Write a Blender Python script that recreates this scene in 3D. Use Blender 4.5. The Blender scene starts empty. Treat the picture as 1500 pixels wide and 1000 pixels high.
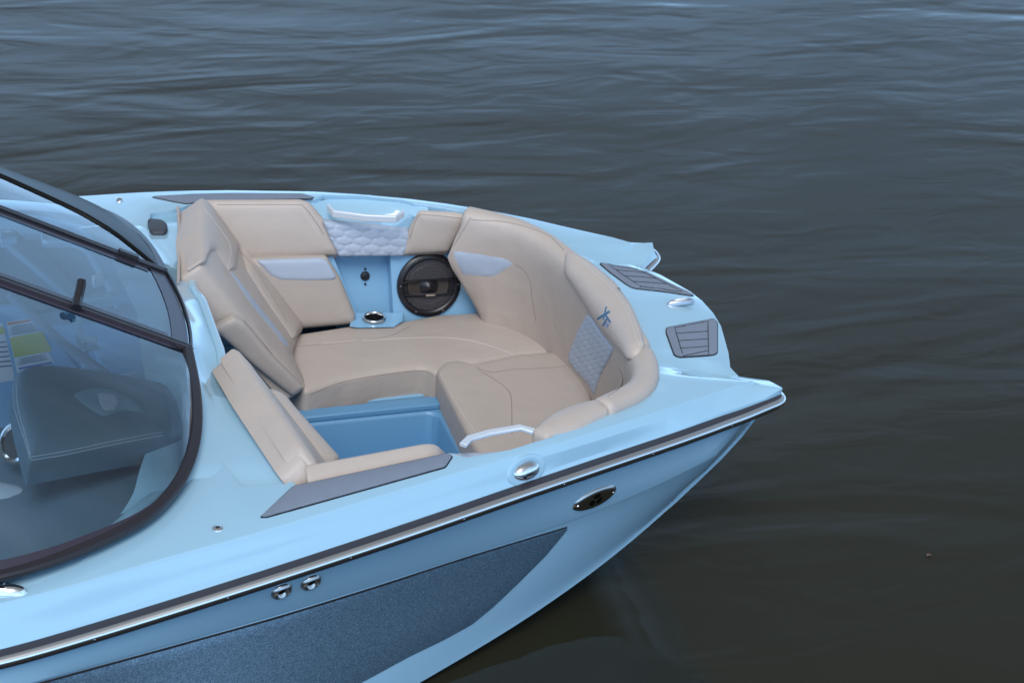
import bpy, math, random
import numpy as np
from mathutils import Vector, Matrix
from mathutils.bvhtree import BVHTree
from mathutils.geometry import delaunay_2d_cdt
random.seed(4)
C = bpy.context.scene.collection
R = math.radians

# ------------------------------------------------------------------ camera
F_, YAW, PITCH, ROLL = 2.6, 0.33998, 0.479357, 0.07061
EYE = Vector((-0.7396, -5.2060, 2.7189))
def axes():
    cy, sy, cp, sp = math.cos(YAW), math.sin(YAW), math.cos(PITCH), math.sin(PITCH)
    f = Vector((sy*cp, cy*cp, -sp)); r = Vector((cy, -sy, 0)); u = r.cross(f)
    c, s = math.cos(ROLL), math.sin(ROLL)
    return c*r + s*u, -s*r + c*u, f
RX, UX, FX = axes()
def ray(px, py):
    return (FX + RX*((px-750)/(F_*1000)) - UX*((py-500)/(F_*1000)))
def at(px, py, Z=None, Y=None, X=None):
    """boat-frame point seen at photo pixel (px,py) on a plane of known height / side / station"""
    d = ray(px, py)
    if Z is not None: t = (Z-EYE.z)/d.z
    elif Y is not None: t = (Y-EYE.y)/d.y
    else: t = (X-EYE.x)/d.x
    return EYE + d*t

# ------------------------------------------------------------------ materials
def mat(name, col, rough=.5, metal=0, coat=0, bump=None, spec=.5, var=0, varscale=3):
    m = bpy.data.materials.new(name); m.use_nodes = True
    nt = m.node_tree; b = nt.nodes['Principled BSDF']
    b.inputs['Base Color'].default_value = (*col, 1); b.inputs['Roughness'].default_value = rough
    b.inputs['Metallic'].default_value = metal; b.inputs['Coat Weight'].default_value = coat
    b.inputs['Coat Roughness'].default_value = .04; b.inputs['Specular IOR Level'].default_value = spec
    tc = nt.nodes.new('ShaderNodeTexCoord')
    if var:
        n = nt.nodes.new('ShaderNodeTexNoise'); n.inputs['Scale'].default_value = varscale; n.inputs['Detail'].default_value = 5
        nt.links.new(tc.outputs['Object'], n.inputs['Vector'])
        mx = nt.nodes.new('ShaderNodeMix'); mx.data_type = 'RGBA'
        mx.inputs['A'].default_value = (*[c*(1-var) for c in col], 1); mx.inputs['B'].default_value = (*[min(1, c*(1+var)) for c in col], 1)
        nt.links.new(n.outputs['Fac'], mx.inputs['Factor']); nt.links.new(mx.outputs['Result'], b.inputs['Base Color'])
    if bump:
        kind, sc, st, dist = bump
        if kind == 'vor':
            n = nt.nodes.new('ShaderNodeTexVoronoi'); o = 'Distance'
        else:
            n = nt.nodes.new('ShaderNodeTexNoise'); n.inputs['Detail'].default_value = 6; o = 'Fac'
        n.inputs['Scale'].default_value = sc
        nt.links.new(tc.outputs['Object'], n.inputs['Vector'])
        bp = nt.nodes.new('ShaderNodeBump'); bp.inputs['Strength'].default_value = st; bp.inputs['Distance'].default_value = dist
        if kind == 'vor':
            n2 = nt.nodes.new('ShaderNodeTexNoise'); n2.inputs['Scale'].default_value = 9; n2.inputs['Detail'].default_value = 3; nt.links.new(tc.outputs['Object'], n2.inputs['Vector'])
            b2_ = nt.nodes.new('ShaderNodeBump'); b2_.inputs['Strength'].default_value = .5; b2_.inputs['Distance'].default_value = .012; nt.links.new(n2.outputs['Fac'], b2_.inputs['Height']); nt.links.new(b2_.outputs[0], bp.inputs['Normal'])
        nt.links.new(n.outputs[o], bp.inputs['Height']); nt.links.new(bp.outputs['Normal'], b.inputs['Normal'])
    return m
GEL = mat('gelcoat_light_blue', (.32,.515,.65), .15, coat=.9, var=.02, varscale=2)
GELIN = mat('gelcoat_inner_blue', (.235,.45,.66), .3, coat=.4, var=.03)
WELL = mat('textured_blue_liner', (.12,.29,.49), .45, coat=.1, bump=('noise', 160, .3, .001))
def leather(name, col):
    m = mat(name, col, .48, bump=('vor', 520, .28, .0006), spec=.4, var=.05, varscale=7)
    return m
TAN = leather('tan_vinyl', (.475,.395,.345))
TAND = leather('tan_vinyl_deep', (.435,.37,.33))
SILV = leather('silver_blue_vinyl', (.40,.45,.54))
SEAM = mat('seam_thread', (.24,.18,.15), .8)
STITCH = mat('pale_stitch', (.60,.54,.50), .7)
EVA = mat('grey_foam_deck', (.185,.215,.275), .75, bump=('noise', 900, .5, .0008), var=.06, varscale=20)
HOLE = mat('hole_black', (.004,.004,.004), .95, spec=.02)
BLK = mat('black_plastic', (.012,.011,.014), .35)
RUB = mat('dark_rubber', (.034,.028,.035), .45)
FRM = mat('black_frame', (.020,.017,.022), .35)
CHR = mat('polished_steel', (.80,.78,.77), .15, metal=1)
DCHR = mat('dark_steel', (.46,.44,.42), .22, metal=1)
ALU = mat('brushed_aluminium', (.74,.76,.80), .5, metal=.45)
CONE = mat('copper_cone', (.055,.042,.034), .45, metal=.3)
PLATE = mat('brass_plate', (.45,.36,.28), .35, metal=.6)
VENT = mat('vent_grey', (.05,.055,.07), .6)
NAVYV = mat('navy_vinyl', (.10,.165,.22), .5, bump=('vor', 420, .3, .0007))
SLATE = mat('slate_liner', (.18,.28,.36), .55, var=.1)
LOGO = mat('logo_blue', (.045,.135,.24), .5)
LOGO2 = mat('logo_grey', (.22,.25,.38), .5)
PAPER = mat('label_white', (.62,.66,.70), .6)
YEL = mat('label_yellow', (.50,.50,.12), .6)
REDL = mat('label_orange', (.60,.20,.13), .6)
INK = mat('label_ink', (.05,.07,.12), .6)
INKB = mat('label_blue', (.04,.11,.42), .6)
FRIT = mat('dark_glass_border', (.040,.033,.048), .3, spec=.3)
DKGL = mat('smoked_glass', (.010,.011,.010), .03)
# metallic flake decal
def flake():
    m = bpy.data.materials.new('navy_flake'); m.use_nodes = True; nt = m.node_tree; b = nt.nodes['Principled BSDF']
    tc = nt.nodes.new('ShaderNodeTexCoord'); v = nt.nodes.new('ShaderNodeTexVoronoi'); v.inputs['Scale'].default_value = 520
    nt.links.new(tc.outputs['Object'], v.inputs['Vector'])
    n = nt.nodes.new('ShaderNodeTexNoise'); n.inputs['Scale'].default_value = 240; n.inputs['Detail'].default_value = 8
    nt.links.new(tc.outputs['Object'], n.inputs['Vector'])
    sx = nt.nodes.new('ShaderNodeSeparateColor'); nt.links.new(v.outputs['Color'], sx.inputs['Color'])
    mm = nt.nodes.new('ShaderNodeMath'); mm.operation = 'MULTIPLY'; nt.links.new(sx.outputs[0], mm.inputs[0]); nt.links.new(n.outputs['Fac'], mm.inputs[1])
    cr = nt.nodes.new('ShaderNodeValToRGB'); cr.color_ramp.elements[0].position = .08; cr.color_ramp.elements[0].color = (.050,.095,.145,1)
    cr.color_ramp.elements[1].position = .55; cr.color_ramp.elements[1].color = (.18,.275,.36,1)
    nt.links.new(mm.outputs[0], cr.inputs['Fac']); nt.links.new(cr.outputs['Color'], b.inputs['Base Color'])
    b.inputs['Metallic'].default_value = .35; b.inputs['Roughness'].default_value = .38; b.inputs['Coat Weight'].default_value = .5; b.inputs['Coat Roughness'].default_value = .1
    return m
FLAKE = flake()
def glass():
    m = bpy.data.materials.new('tinted_glass'); m.use_nodes = True; nt = m.node_tree; nt.nodes.remove(nt.nodes['Principled BSDF'])
    out = nt.nodes['Material Output']; tr = nt.nodes.new('ShaderNodeBsdfTransparent'); tr.inputs['Color'].default_value = (.74,.86,.92,1)
    gl = nt.nodes.new('ShaderNodeBsdfGlossy'); gl.inputs['Roughness'].default_value = .015; gl.inputs['Color'].default_value = (1,1,1,1)
    fr = nt.nodes.new('ShaderNodeFresnel'); fr.inputs['IOR'].default_value = 1.5
    mx = nt.nodes.new('ShaderNodeMixShader')
    ad = nt.nodes.new('ShaderNodeMath'); ad.operation = 'MULTIPLY_ADD'; ad.inputs[1].default_value = 1.15; ad.inputs[2].default_value = .04; ad.use_clamp = True
    nt.links.new(fr.outputs[0], ad.inputs[0]); nt.links.new(ad.outputs[0], mx.inputs[0]); nt.links.new(tr.outputs[0], mx.inputs[1]); nt.links.new(gl.outputs[0], mx.inputs[2])
    nt.links.new(mx.outputs[0], out.inputs['Surface'])
    return m
GLASS = glass()

# ------------------------------------------------------------------ mesh helpers
def link(name, verts, faces, m, parent=None, label=None, sharp=35, mats=None):
    me = bpy.data.meshes.new(name); me.from_pydata([tuple(v) for v in verts], [], faces); me.update()
    me.materials.append(m)
    for p in me.polygons: p.use_smooth = True
    me.set_sharp_from_angle(angle=R(sharp))
    o = bpy.data.objects.new(name, me); C.objects.link(o)
    if parent: o.parent = parent
    if label: o['label'] = label
    return o
def bevel(o, w=.006, seg=3, ang=25):
    b = o.modifiers.new('bevel', 'BEVEL'); b.width = w; b.segments = seg; b.limit_method = 'ANGLE'; b.angle_limit = R(ang); b.harden_normals = False
    return o
def mirror(o, parent=None, name=None, label=None):
    """a starboard/port twin: real mirrored geometry, as its own object"""
    me = o.data.copy()
    n = len(me.vertices); co = np.empty(n*3); me.vertices.foreach_get('co', co); co = co.reshape(-1, 3); co[:, 1] *= -1
    me.vertices.foreach_set('co', co.ravel()); me.flip_normals(); me.update()
    c = o.copy(); c.data = me; C.objects.link(c); c.parent = parent or o.parent
    if label: c['label'] = label
    elif 'label' in c: del c['label']
    for ch in o.children: mirror(ch, c)
    return c
def bvh(*objs):
    vs, fs = [], []
    for o in objs:
        k = len(vs); vs += [v.co.copy() for v in o.data.vertices]; fs += [[i+k for i in p.vertices] for p in o.data.polygons]
    return BVHTree.FromPolygons(vs, fs)
def plane_of(a, b, c):
    a, b, c = Vector(a), Vector(b), Vector(c); n = (b-a).cross(c-a).normalized()
    if n.dot(EYE-a) < 0: n = -n
    return a, n
def on_plane(pl):
    a, n = pl
    def f(u, v):
        d = ray(u, v); t = (a-EYE).dot(n)/d.dot(n); return EYE+d*t, n
    return f
def on_bvh(tree, dflt=None):
    def f(u, v):
        h = tree.ray_cast(EYE, ray(u, v).normalized())
        if h[0] is None: return None, None
        n = h[1]
        if n.dot(ray(u, v)) > 0: n = -n
        return h[0], n
    return f
def on_z(z, dzdx=0, flipn=False):
    def f(x, y): return Vector((x, y, z+dzdx*x)), Vector((-dzdx, 0, 1)).normalized()
    return f
def rc(pts, r, n=6):
    """round the corners of a closed polygon; a point may carry its own radius"""
    out = []; N = len(pts)
    for i in range(N):
        p = np.array(pts[i][:2], float); a = np.array(pts[i-1][:2], float); b = np.array(pts[(i+1) % N][:2], float)
        rr = pts[i][2] if len(pts[i]) > 2 else r
        la, lb = np.linalg.norm(a-p), np.linalg.norm(b-p)
        d = min(rr, la*.48, lb*.48)
        if d < 1e-6: out.append(p); continue
        s, e = p+(a-p)/la*d, p+(b-p)/lb*d
        for k in range(n+1):
            t = k/n; out.append((1-t)**2*s+2*t*(1-t)*p+t*t*e)
    return out
def resample(poly, step):
    out = []; N = len(poly)
    for i in range(N):
        a, b = poly[i], poly[(i+1) % N]; L = np.linalg.norm(b-a)
        if L < 1e-9: continue
        k = max(1, int(round(L/step)))
        for j in range(k): out.append(a+(b-a)*j/k)
    res = [out[0]]
    for p in out[1:]:
        if np.linalg.norm(p-res[-1]) > step*.15: res.append(p)
    if np.linalg.norm(res[0]-res[-1]) < step*.15: res.pop()
    return res
def segdist(P, A):
    B = np.roll(A, -1, 0); AB = B-A; L2 = (AB**2).sum(1)+1e-18
    out = np.full(len(P), 1e9)
    for k in range(0, len(P), 400):
        Q = P[k:k+400]
        t = (((Q[:, None]-A[None])*AB[None]).sum(2)/L2[None]).clip(0, 1)
        D = np.linalg.norm(Q[:, None]-(A[None]+t[..., None]*AB[None]), axis=2)
        out[k:k+400] = D.min(1)
    return out
def inside(P, A):
    x, y = P[:, 0], P[:, 1]; c = np.zeros(len(P), bool); B = np.roll(A, -1, 0)
    for (x0, y0), (x1, y1) in zip(A, B):
        if y0 == y1: continue
        c ^= ((y0 > y) != (y1 > y)) & (x < (x1-x0)*(y-y0)/(y1-y0)+x0)
    return c
def fill(poly, step, rings=(), hole=None):
    A = np.array(resample(poly, step)); loops = [A]
    if hole is not None: loops.append(np.array(resample(hole, step)))
    pts = [A]
    area = ((A[:, 0]*np.roll(A[:, 1], -1)-np.roll(A[:, 0], -1)*A[:, 1]).sum())
    T = np.roll(A, -1, 0)-np.roll(A, 1, 0); T /= (np.linalg.norm(T, axis=1)[:, None]+1e-12)
    Nn = np.stack([-T[:, 1], T[:, 0]], 1)*(1 if area > 0 else -1)
    ex = []
    for r in rings:
        Q = A+Nn*r
        ok = inside(Q, A) & (segdist(Q, A) > r*.92); Q = Q[ok]; ex.append(Q)
    rmax = max(rings) if rings else 0
    lo, hi = A.min(0), A.max(0)
    g = []; row = 0; y = lo[1]
    while y < hi[1]:
        xs = np.arange(lo[0]+(step*.5 if row % 2 else 0), hi[0], step); g.append(np.stack([xs, np.full(len(xs), y)], 1)); y += step*.866; row += 1
    if g:
        G = np.concatenate(g); G = G[inside(G, A)]
        if len(G):
            G = G[segdist(G, A) > rmax+step*.45]
            ex.append(G)
    E_ = np.concatenate(ex) if ex else np.zeros((0, 2))
    coords = list(map(Vector, A.tolist())); edges = [(i, (i+1) % len(A)) for i in range(len(A))]
    nb = [len(A)]
    if hole is not None:
        Hh = loops[1]; k = len(coords); coords += list(map(Vector, Hh.tolist())); edges += [(k+i, k+(i+1) % len(Hh)) for i in range(len(Hh))]; nb.append(len(Hh))
        if len(E_): E_ = E_[(~inside(E_, Hh)) & (segdist(E_, Hh) > step*.4)]
    coords += list(map(Vector, E_.tolist()))
    v, e, f, ov, oe, of = delaunay_2d_cdt(coords, edges, [], 1, 1e-7)
    V = np.array([tuple(p) for p in v]); 
    fs = []
    for t in f:
        c = V[list(t)].mean(0)[None]
        if inside(c, A)[0] and not (hole is not None and inside(c, loops[1])[0]): fs.append(list(t))
    D = segdist(V, A)
    return V, fs, D
def pad(name, poly, fmap, m, parent, T=.02, r=.02, puff=0, pr=.08, depth=.02, step=5, scale=520., corner=8, label=None, hmod=None, lift=0, smoothn=0, skirt=None, sharp=50):
    """an upholstered / moulded piece: outline, rounded edge of radius r and height T, side walls going back by depth"""
    P2 = rc(poly, corner) if corner else [np.array(p[:2], float) for p in poly]
    rings = [k*r*scale for k in ((.06, .25, .55, 1.0) if T > .004 else ())]
    V, fs, D = fill(P2, step, rings)
    base, nor = [], []
    for u, v in V:
        p, n = fmap(u, v); base.append(p); nor.append(n)
    good = [i for i, p in enumerate(base) if p is not None]
    if not good: raise Exception('pad %s misses its base' % name)
    if len(good) < len(base):
        G = V[good]
        for i in range(len(base)):
            if base[i] is None:
                j = good[int(np.argmin(((G-V[i])**2).sum(1)))]
                d = ray(*V[i]); t = (base[j]-EYE).dot(nor[j])/d.dot(nor[j]) if abs(d.dot(nor[j])) > .05 else (base[j]-EYE).length/d.length
                base[i] = EYE+d*t; nor[i] = nor[j]
    if smoothn:
        adj = [set() for _ in base]
        for f in fs:
            for a in range(3): adj[f[a]].update((f[a-1], f[a-2]))
        NN = np.array([tuple(n) for n in nor])
        for _ in range(smoothn):
            N2 = NN.copy()
            for i, s in enumerate(adj):
                if s: N2[i] = NN[i]+NN[list(s)].mean(0)*1.5
            NN = N2/np.linalg.norm(N2, axis=1)[:, None]
        nor = [Vector(n) for n in NN]
    top = []
    for i in range(len(V)):
        d = D[i]/scale
        k = min(d/r, 1); h = T*math.sqrt(max(0, 1-(1-k)**2))+puff*(1-math.exp(-d/pr))+lift
        if hmod: h += hmod(V[i][0], V[i][1], d)
        top.append(base[i]+nor[i]*h)
    # boundary edges
    cnt = {}
    for f in fs:
        for a in range(3):
            e = (f[a], f[(a+1) % 3]); cnt[e] = cnt.get(e, 0)+1
    bed = [e for e in cnt if (e[1], e[0]) not in cnt]
    f0 = fs[len(fs)//2]; a, b, c = [top[i] for i in f0]
    tot = 0
    for f in fs[::max(1, len(fs)//60)]:
        a, b, c = [top[i] for i in f]; tot += (b-a).cross(c-a).normalized().dot(nor[f[0]])
    flip = tot < 0
    verts = list(top); idx = {}
    for e in bed:
        for i in e:
            if i not in idx: idx[i] = len(verts); verts.append(base[i]+Vector(skirt) if skirt else base[i]-nor[i]*depth)
    faces = [f[::-1] if flip else f for f in fs]
    for (i, j) in bed:
        q = [j, i, idx[i], idx[j]]; faces.append(q[::-1] if flip else q)
    return link(name, verts, faces, m, parent, label, sharp)
def grid(name, rows, m, parent, closed_u=False, closed_v=False, sharp=35, label=None, caps=False, flip=False, face=None):
    nr, nc = len(rows), len(rows[0]); vs = [p for r_ in rows for p in r_]; fs = []
    if face is not None:
        a, b, c = rows[nr//2][nc//2], rows[nr//2][nc//2-1], rows[nr//2-1][nc//2]
        flip = (b-a).cross(c-a).dot(Vector(face)) < 0
    for i in range(nr if closed_u else nr-1):
        for j in range(nc if closed_v else nc-1):
            a, b = i*nc+j, i*nc+(j+1) % nc; c, d = ((i+1) % nr)*nc+(j+1) % nc, ((i+1) % nr)*nc+j
            fs.append([a, b, c, d] if not flip else [d, c, b, a])
    if caps:
        c0 = [j for j in range(nc)]; c1 = [(nr-1)*nc+j for j in range(nc)]
        fs.append(c0[::-1] if not flip else c0); fs.append(c1 if not flip else c1[::-1])
    return link(name, vs, fs, m, parent, label, sharp)
def crm(pts, n=8):
    """Catmull-Rom through points, n per span"""
    P = [np.array(p, float) for p in pts]; P = [2*P[0]-P[1]]+P+[2*P[-1]-P[-2]]; out = []
    for i in range(1, len(P)-2):
        for k in range(n):
            t = k/n; a, b, c, d = P[i-1:i+3]
            out.append(.5*((2*b)+(-a+c)*t+(2*a-5*b+4*c-d)*t*t+(-a+3*b-3*c+d)*t**3))
    out.append(P[-2]); return [Vector(p) for p in out]
def sweep(name, path, prof, m, parent, up=(0, 0, 1), sharp=35, label=None, closed=False, taper=None):
    """profile [(side, up)] swept along a 3D path, side = to the left of travel"""
    up = Vector(up); rows = []
    N = len(path)
    for i, p in enumerate(path):
        a = path[i-1] if (i > 0 or closed) else p; b = path[(i+1) % N] if (i < N-1 or closed) else p
        t = (Vector(b)-Vector(a)).normalized(); s = up.cross(t).normalized(); w = t.cross(s)
        k = taper(i/(N-1)) if taper else 1
        rows.append([Vector(p)+s*x*k+w*z*k for x, z in prof])
    return grid(name, rows, m, parent, closed_u=closed, closed_v=True, sharp=sharp, label=label, caps=not closed)
def circ(r, n=10): return [(r*math.cos(2*math.pi*k/n), r*math.sin(2*math.pi*k/n)) for k in range(n)]
def rect(w, h, b=0):
    if not b: return [(-w/2, -h/2), (w/2, -h/2), (w/2, h/2), (-w/2, h/2)]
    return [(-w/2+b, -h/2), (w/2-b, -h/2), (w/2, -h/2+b), (w/2, h/2-b), (w/2-b, h/2), (-w/2+b, h/2), (-w/2, h/2-b), (-w/2, -h/2+b)]
def lathe(name, prof, origin, axis, m, parent, n=40, sx=1, xdir=None, label=None, sharp=35):
    """prof [(radius, height)] turned about axis at origin; sx stretches along xdir"""
    ax = Vector(axis).normalized(); xd = Vector(xdir) if xdir else (Vector((1, 0, 0)) if abs(ax.x) < .9 else Vector((0, 0, 1)))
    xd = (xd-ax*xd.dot(ax)).normalized(); yd = ax.cross(xd); o = Vector(origin)
    rows = [[o+xd*(r*sx*math.cos(2*math.pi*k/n))+yd*(r*math.sin(2*math.pi*k/n))+ax*h for k in range(n)] for r, h in prof]
    return grid(name, rows, m, parent, closed_v=True, sharp=sharp, label=label, caps=False, flip=False)
def seam(px, fmap, parent, m=None, r=.0012, name='seam', lift=0, n=8):
    pts = crm([(p[0], p[1], 0) for p in px], n); out = []
    for p in pts:
        q, nn = fmap(p[0], p[1])
        if q is not None: out.append(q+nn*lift)
    if len(out) < 2: return None
    return sweep(name, out, circ(r, 6), m or SEAM, parent, up=(.01, .3, 1))
def box(name, c, s, m, parent, rot=(0, 0, 0), bev=.004, label=None):
    M = Matrix.Translation(Vector(c)) @ Matrix.Rotation(rot[2], 4, 'Z') @ Matrix.Rotation(rot[1], 4, 'Y') @ Matrix.Rotation(rot[0], 4, 'X')
    vs = [M @ Vector((x*s[0]/2, y*s[1]/2, z*s[2]/2)) for x in (-1, 1) for y in (-1, 1) for z in (-1, 1)]
    fs = [[0, 1, 3, 2], [4, 6, 7, 5], [0, 4, 5, 1], [2, 3, 7, 6], [0, 2, 6, 4], [1, 5, 7, 3]]
    o = link(name, vs, fs, m, parent, label, 30)
    if bev: bevel(o, bev)
    return o
def interp(curve, x):
    c = sorted(curve); xs = [p[0] for p in c]
    return [float(np.interp(x, xs, [p[k] for p in c])) for k in range(1, len(c[0]))]

# ------------------------------------------------------------------ the boat
boat = bpy.data.objects.new('motorboat', None); C.objects.link(boat)
boat['label'] = 'light blue open bow motorboat with tan cushions floating on dark rippled water'
boat['category'] = 'motorboat'

# longitudinal curves of the starboard side (mirrored for port): (X, |Y|, Z)
def smoothc(c, xmax=1.5):
    X = np.arange(c[0][0], c[-1][0]+.001, .04); Y = [interp(c, x) for x in X]; A = np.array(Y)
    for _ in range(14):
        B = A.copy(); B[1:-1] = (A[:-2]+2*A[1:-1]+A[2:])/4
        m = (X < xmax)[:, None]; A = np.where(m, B, A)
    out = [(float(x), float(a[0]), float(a[1])) for x, a in zip(X, A)]
    if c[-1][0]-out[-1][0] > .002: out.append(c[-1])
    return out
def densify(rows, nu, nv):
    out = []
    for i in range(len(rows)-1):
        for a in range(nu):
            t = a/nu; r = [p.lerp(q, t) for p, q in zip(rows[i], rows[i+1])]; out.append(r)
    out.append(list(rows[-1])); res = []
    for r in out:
        n = []
        for j in range(len(r)-1):
            for b in range(nv): n.append(r[j].lerp(r[j+1], b/nv))
        n.append(r[-1]); res.append(n)
    return res
def curve_px(pts, aft):
    out = list(aft)
    for px, py, z in pts:
        p = at(px, py, Z=z); out.append((p.x, -p.y, p.z))
    return smoothc(sorted(out))
RAIL = curve_px([(0,961,-.18),(200,901,-.158),(400,838,-.12),(600,772,-.092),(755,718,-.079),(900,669,-.092),(1000,636,-.110),(1080,606,-.127),(1130,589,-.134)],
                [(-4.2,1.30,-.18),(-3.2,1.42,-.185),(-2.2,1.46,-.19),(-1.4,1.42,-.19)])
LIP = curve_px([(0,944,-.152),(200,884,-.132),(400,822,-.094),(600,757,-.067),(755,704,-.055),(900,656,-.068),(1000,624,-.087),(1080,596,-.104),(1130,581,-.112)],
               [(-4.2,1.29,-.15),(-3.2,1.41,-.155),(-2.2,1.45,-.16),(-1.4,1.41,-.16)])
C1 = curve_px([(0,886,-.056),(133,850,-.042),(233,818,-.030),(367,783,-.011),(500,743,.003),(600,712,.012),(700,683,.0145),(780,660,.012),(850,639,.005),(930,613,-.009),(1000,590,-.028),(1080,563,-.066)],
              [(-4.2,1.20,-.05),(-3.2,1.32,-.055),(-2.2,1.37,-.06),(-1.4,1.35,-.06)])
C2 = curve_px([(0,890,-.062),(133,855,-.05),(233,824,-.040),(367,790,-.022),(500,753,-.014),(600,724,-.008),(700,696,-.008),(780,673,-.011),(850,653,-.017),(930,627,-.030),(1000,603,-.048),(1080,573,-.080)],
              [(-4.2,1.205,-.055),(-3.2,1.325,-.06),(-2.2,1.375,-.065),(-1.4,1.355,-.065)])
OPEN = [(-.02,.97,-.001),(.08,.985,.004),(.16,1.02,.010),(.30,1.005,.015),(.60,.955,.021),(.64,.985,.021),(.78,.965,.019),(.93,.91,.014),(.97,.87,.012),(1.08,.825,.004),(1.17,.785,-.004),(1.28,.735,-.015),(1.36,.675,-.02),(1.42,.60,-.03)]
# windscreen base curve in plan
WSB = [(-.068,.28,.082),(-.073,.42,.068),(-.082,.56,.052),(-.112,.745,.034),(-.170,.915,.020),(-.245,1.03,.010),(-.328,1.115,.004),(-.515,1.21,-.004),(-.70,1.265,-.01),(-1.1,1.31,-.01),(-1.6,1.33,-.01)]
st = []   # stations: [inner, C1, C2, lip, rail]
for X in (-4.2,-3.6,-3.0,-2.4,-1.9,-1.6,-1.35,-1.15,-.95,-.8,-.7,-.6,-.5,-.4,-.3,-.2,-.1):
    y1, z1 = interp(C1, X)
    yi = np.interp(X, sorted([p[0] for p in WSB]), [p[1] for p in sorted(WSB)])-.09
    if X < -1.6: yi = y1-.22
    yi = min(yi, y1-.05)
    if X > -.36: yi = min(yi, .955)
    st.append([(X, yi, z1+.012)]+[(X, *interp(c, X)) for c in (C1, C2, LIP, RAIL)])
for X, yo, zo in OPEN[:-1]:
    st.append([(X, yo, zo)]+[(X+.10*max(0, (X-.9)), *interp(c, X+.10*max(0, (X-.9)))) for c in (C1, C2, LIP, RAIL)])
tip_lip = (1.862,.590,-.096); tip_rail = (1.860,.590,-.125)
st.append([(1.42,.60,-.03), (1.56,*interp(C1,1.56)), (1.57,*interp(C2,1.57)), (1.60,*interp(LIP,1.60)), (1.61,*interp(RAIL,1.61))])
st.append([(1.435,.575,-.032), (1.69,.595,-.062), (1.70,.605,-.074), (1.78,*interp(LIP,1.78)), (1.79,*interp(RAIL,1.79))])
st.append([(1.445,.545,-.035), (1.76,.56,-.075), (1.772,.568,-.084), tip_lip, tip_rail])
st.append([(1.455,.51,-.038), (1.70,.50,-.092), (1.74,.52,-.095), (1.842,.528,-.100), (1.858,.522,-.128)])
st.append([(1.462,.475,-.04), (1.62,.43,-.095), (1.67,.435,-.108), (1.765,.452,-.116), (1.778,.440,-.137)])
st.append([(1.478,.40,-.045), (1.62,.38,-.072), (1.68,.385,-.080), (1.756,.40,-.108), (1.757,.40,-.135)])
st.append([(1.495,.30,-.05), (1.60,.30,-.072), (1.68,.30,-.080), (1.785,.315,-.098), (1.792,.315,-.13)])
st.append([(1.512,.17,-.05), (1.60,.17,-.066), (1.70,.17,-.076), (1.832,.14,-.088), (1.842,.14,-.125)])
st.append([(1.518,.06,-.048), (1.60,.06,-.058), (1.70,.06,-.066), (1.842,.05,-.084), (1.852,.05,-.125)])
half = [[Vector((x, -y, z)) for x, y, z in s] for s in st]
for s in half:
    if s[0].x > 1.2: s[0].x -= .012; s[0].y *= .965
full = half+[[Vector((p.x, -p.y, p.z)) for p in s] for s in reversed(half)]
# drop the inner liner wall from the opening edge
rows = []
for s in full:
    i = s[0]; rows.append([Vector((i.x, i.y*1.03, i.z-.11)), Vector((i.x, i.y, i.z-.004))]+s)
rows = densify(rows, 3, 2)
deck = grid('deck', rows, GEL, boat, sharp=180)
bevel(deck, .007, 3, 16)
deckT = bvh(deck); ondeck = on_bvh(deckT)

# ------------------------------------------------------------------ hull
def hullcurves():
    K = [(-4.2,1.35,-.40),(-2.2,1.57,-.39),(-1.4,1.50,-.385)]
    for px, py, y in [(0,1014,-1.36),(100,986,-1.31),(250,945,-1.235),(400,903,-1.155),(550,857,-1.07),(680,815,-.985),(830,768,-.88),(960,716,-.765),(1050,668,-.675)]:
        p = at(px, py, Y=y); K.append((p.x, -y, p.z))
    K.append((1.80,.565,-.175))
    L = [(-4.2,1.22,-.84),(-3.2,1.34,-.84),(-2.2,1.37,-.84),(-1.4,1.36,-.84),(-.7,1.34,-.84)]
    for px, py, z in [(300,1182,-.815),(500,1066,-.80),(640,985,-.775),(760,915,-.735),(860,845,-.68),(920,800,-.62),(975,750,-.53),(1050,680,-.38),(1100,626,-.26)]:
        p = at(px, py, Z=z); L.append((p.x, -p.y, z))
    L.append((1.81,.55,-.21))
    return smoothc(sorted(K)), smoothc(sorted(L))
KN, CH = hullcurves()
XS = [-4.2,-3.4,-2.6,-2.0,-1.5,-1.1,-.8,-.6,-.4,-.2,0,.15,.3,.45,.6,.7,.8,.9,1.0,1.1,1.2,1.3,1.4,1.5,1.6,1.68,1.75,1.80]
XS = sorted(set(XS+[round(-.76+.04*k, 3) for k in range(60)]))
hr = []
def smoothcurve(cv, X, w=.12):
    return [sum(interp(cv, X+d*w)[k] for d in (-1, -.5, 0, .5, 1))/5 for k in range(2)] if X < 1.5 else interp(cv, X)
for X in XS:
    ry, rz = interp(RAIL, min(X, 1.82)); ky, kz = smoothcurve(KN, X); cy, cz = smoothcurve(CH, X)
    # lower knuckle of the decal: bulge between knuckle and chine
    kx = X
    b = max(0, min(1, (1.15-X)/.5))
    my, mz = ky+(cy-ky)*.5+.008*b, kz+(cz-kz)*.5
    rail_x = X+.0
    keel = float(np.interp(X, [-4.2, 0, .6, 1.0, 1.3, 1.5, 1.65, 1.8], [-1.25, -1.25, -1.15, -1.0, -.82, -.62, -.45, -.28]))
    hr.append([Vector((rail_x, -ry, rz+.012)), Vector((rail_x, -ry+.004, rz-.02)), Vector((kx, -ky-.006, kz+.012)), Vector((kx, -ky, kz)), Vector((X, -my, mz)),
               Vector((X, -cy-.002, cz+.02)), Vector((X, -cy, cz)), Vector((X, -cy*.52, cz+(keel-cz)*.35)), Vector((X, 0, keel))])
tipx = 1.862
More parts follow.
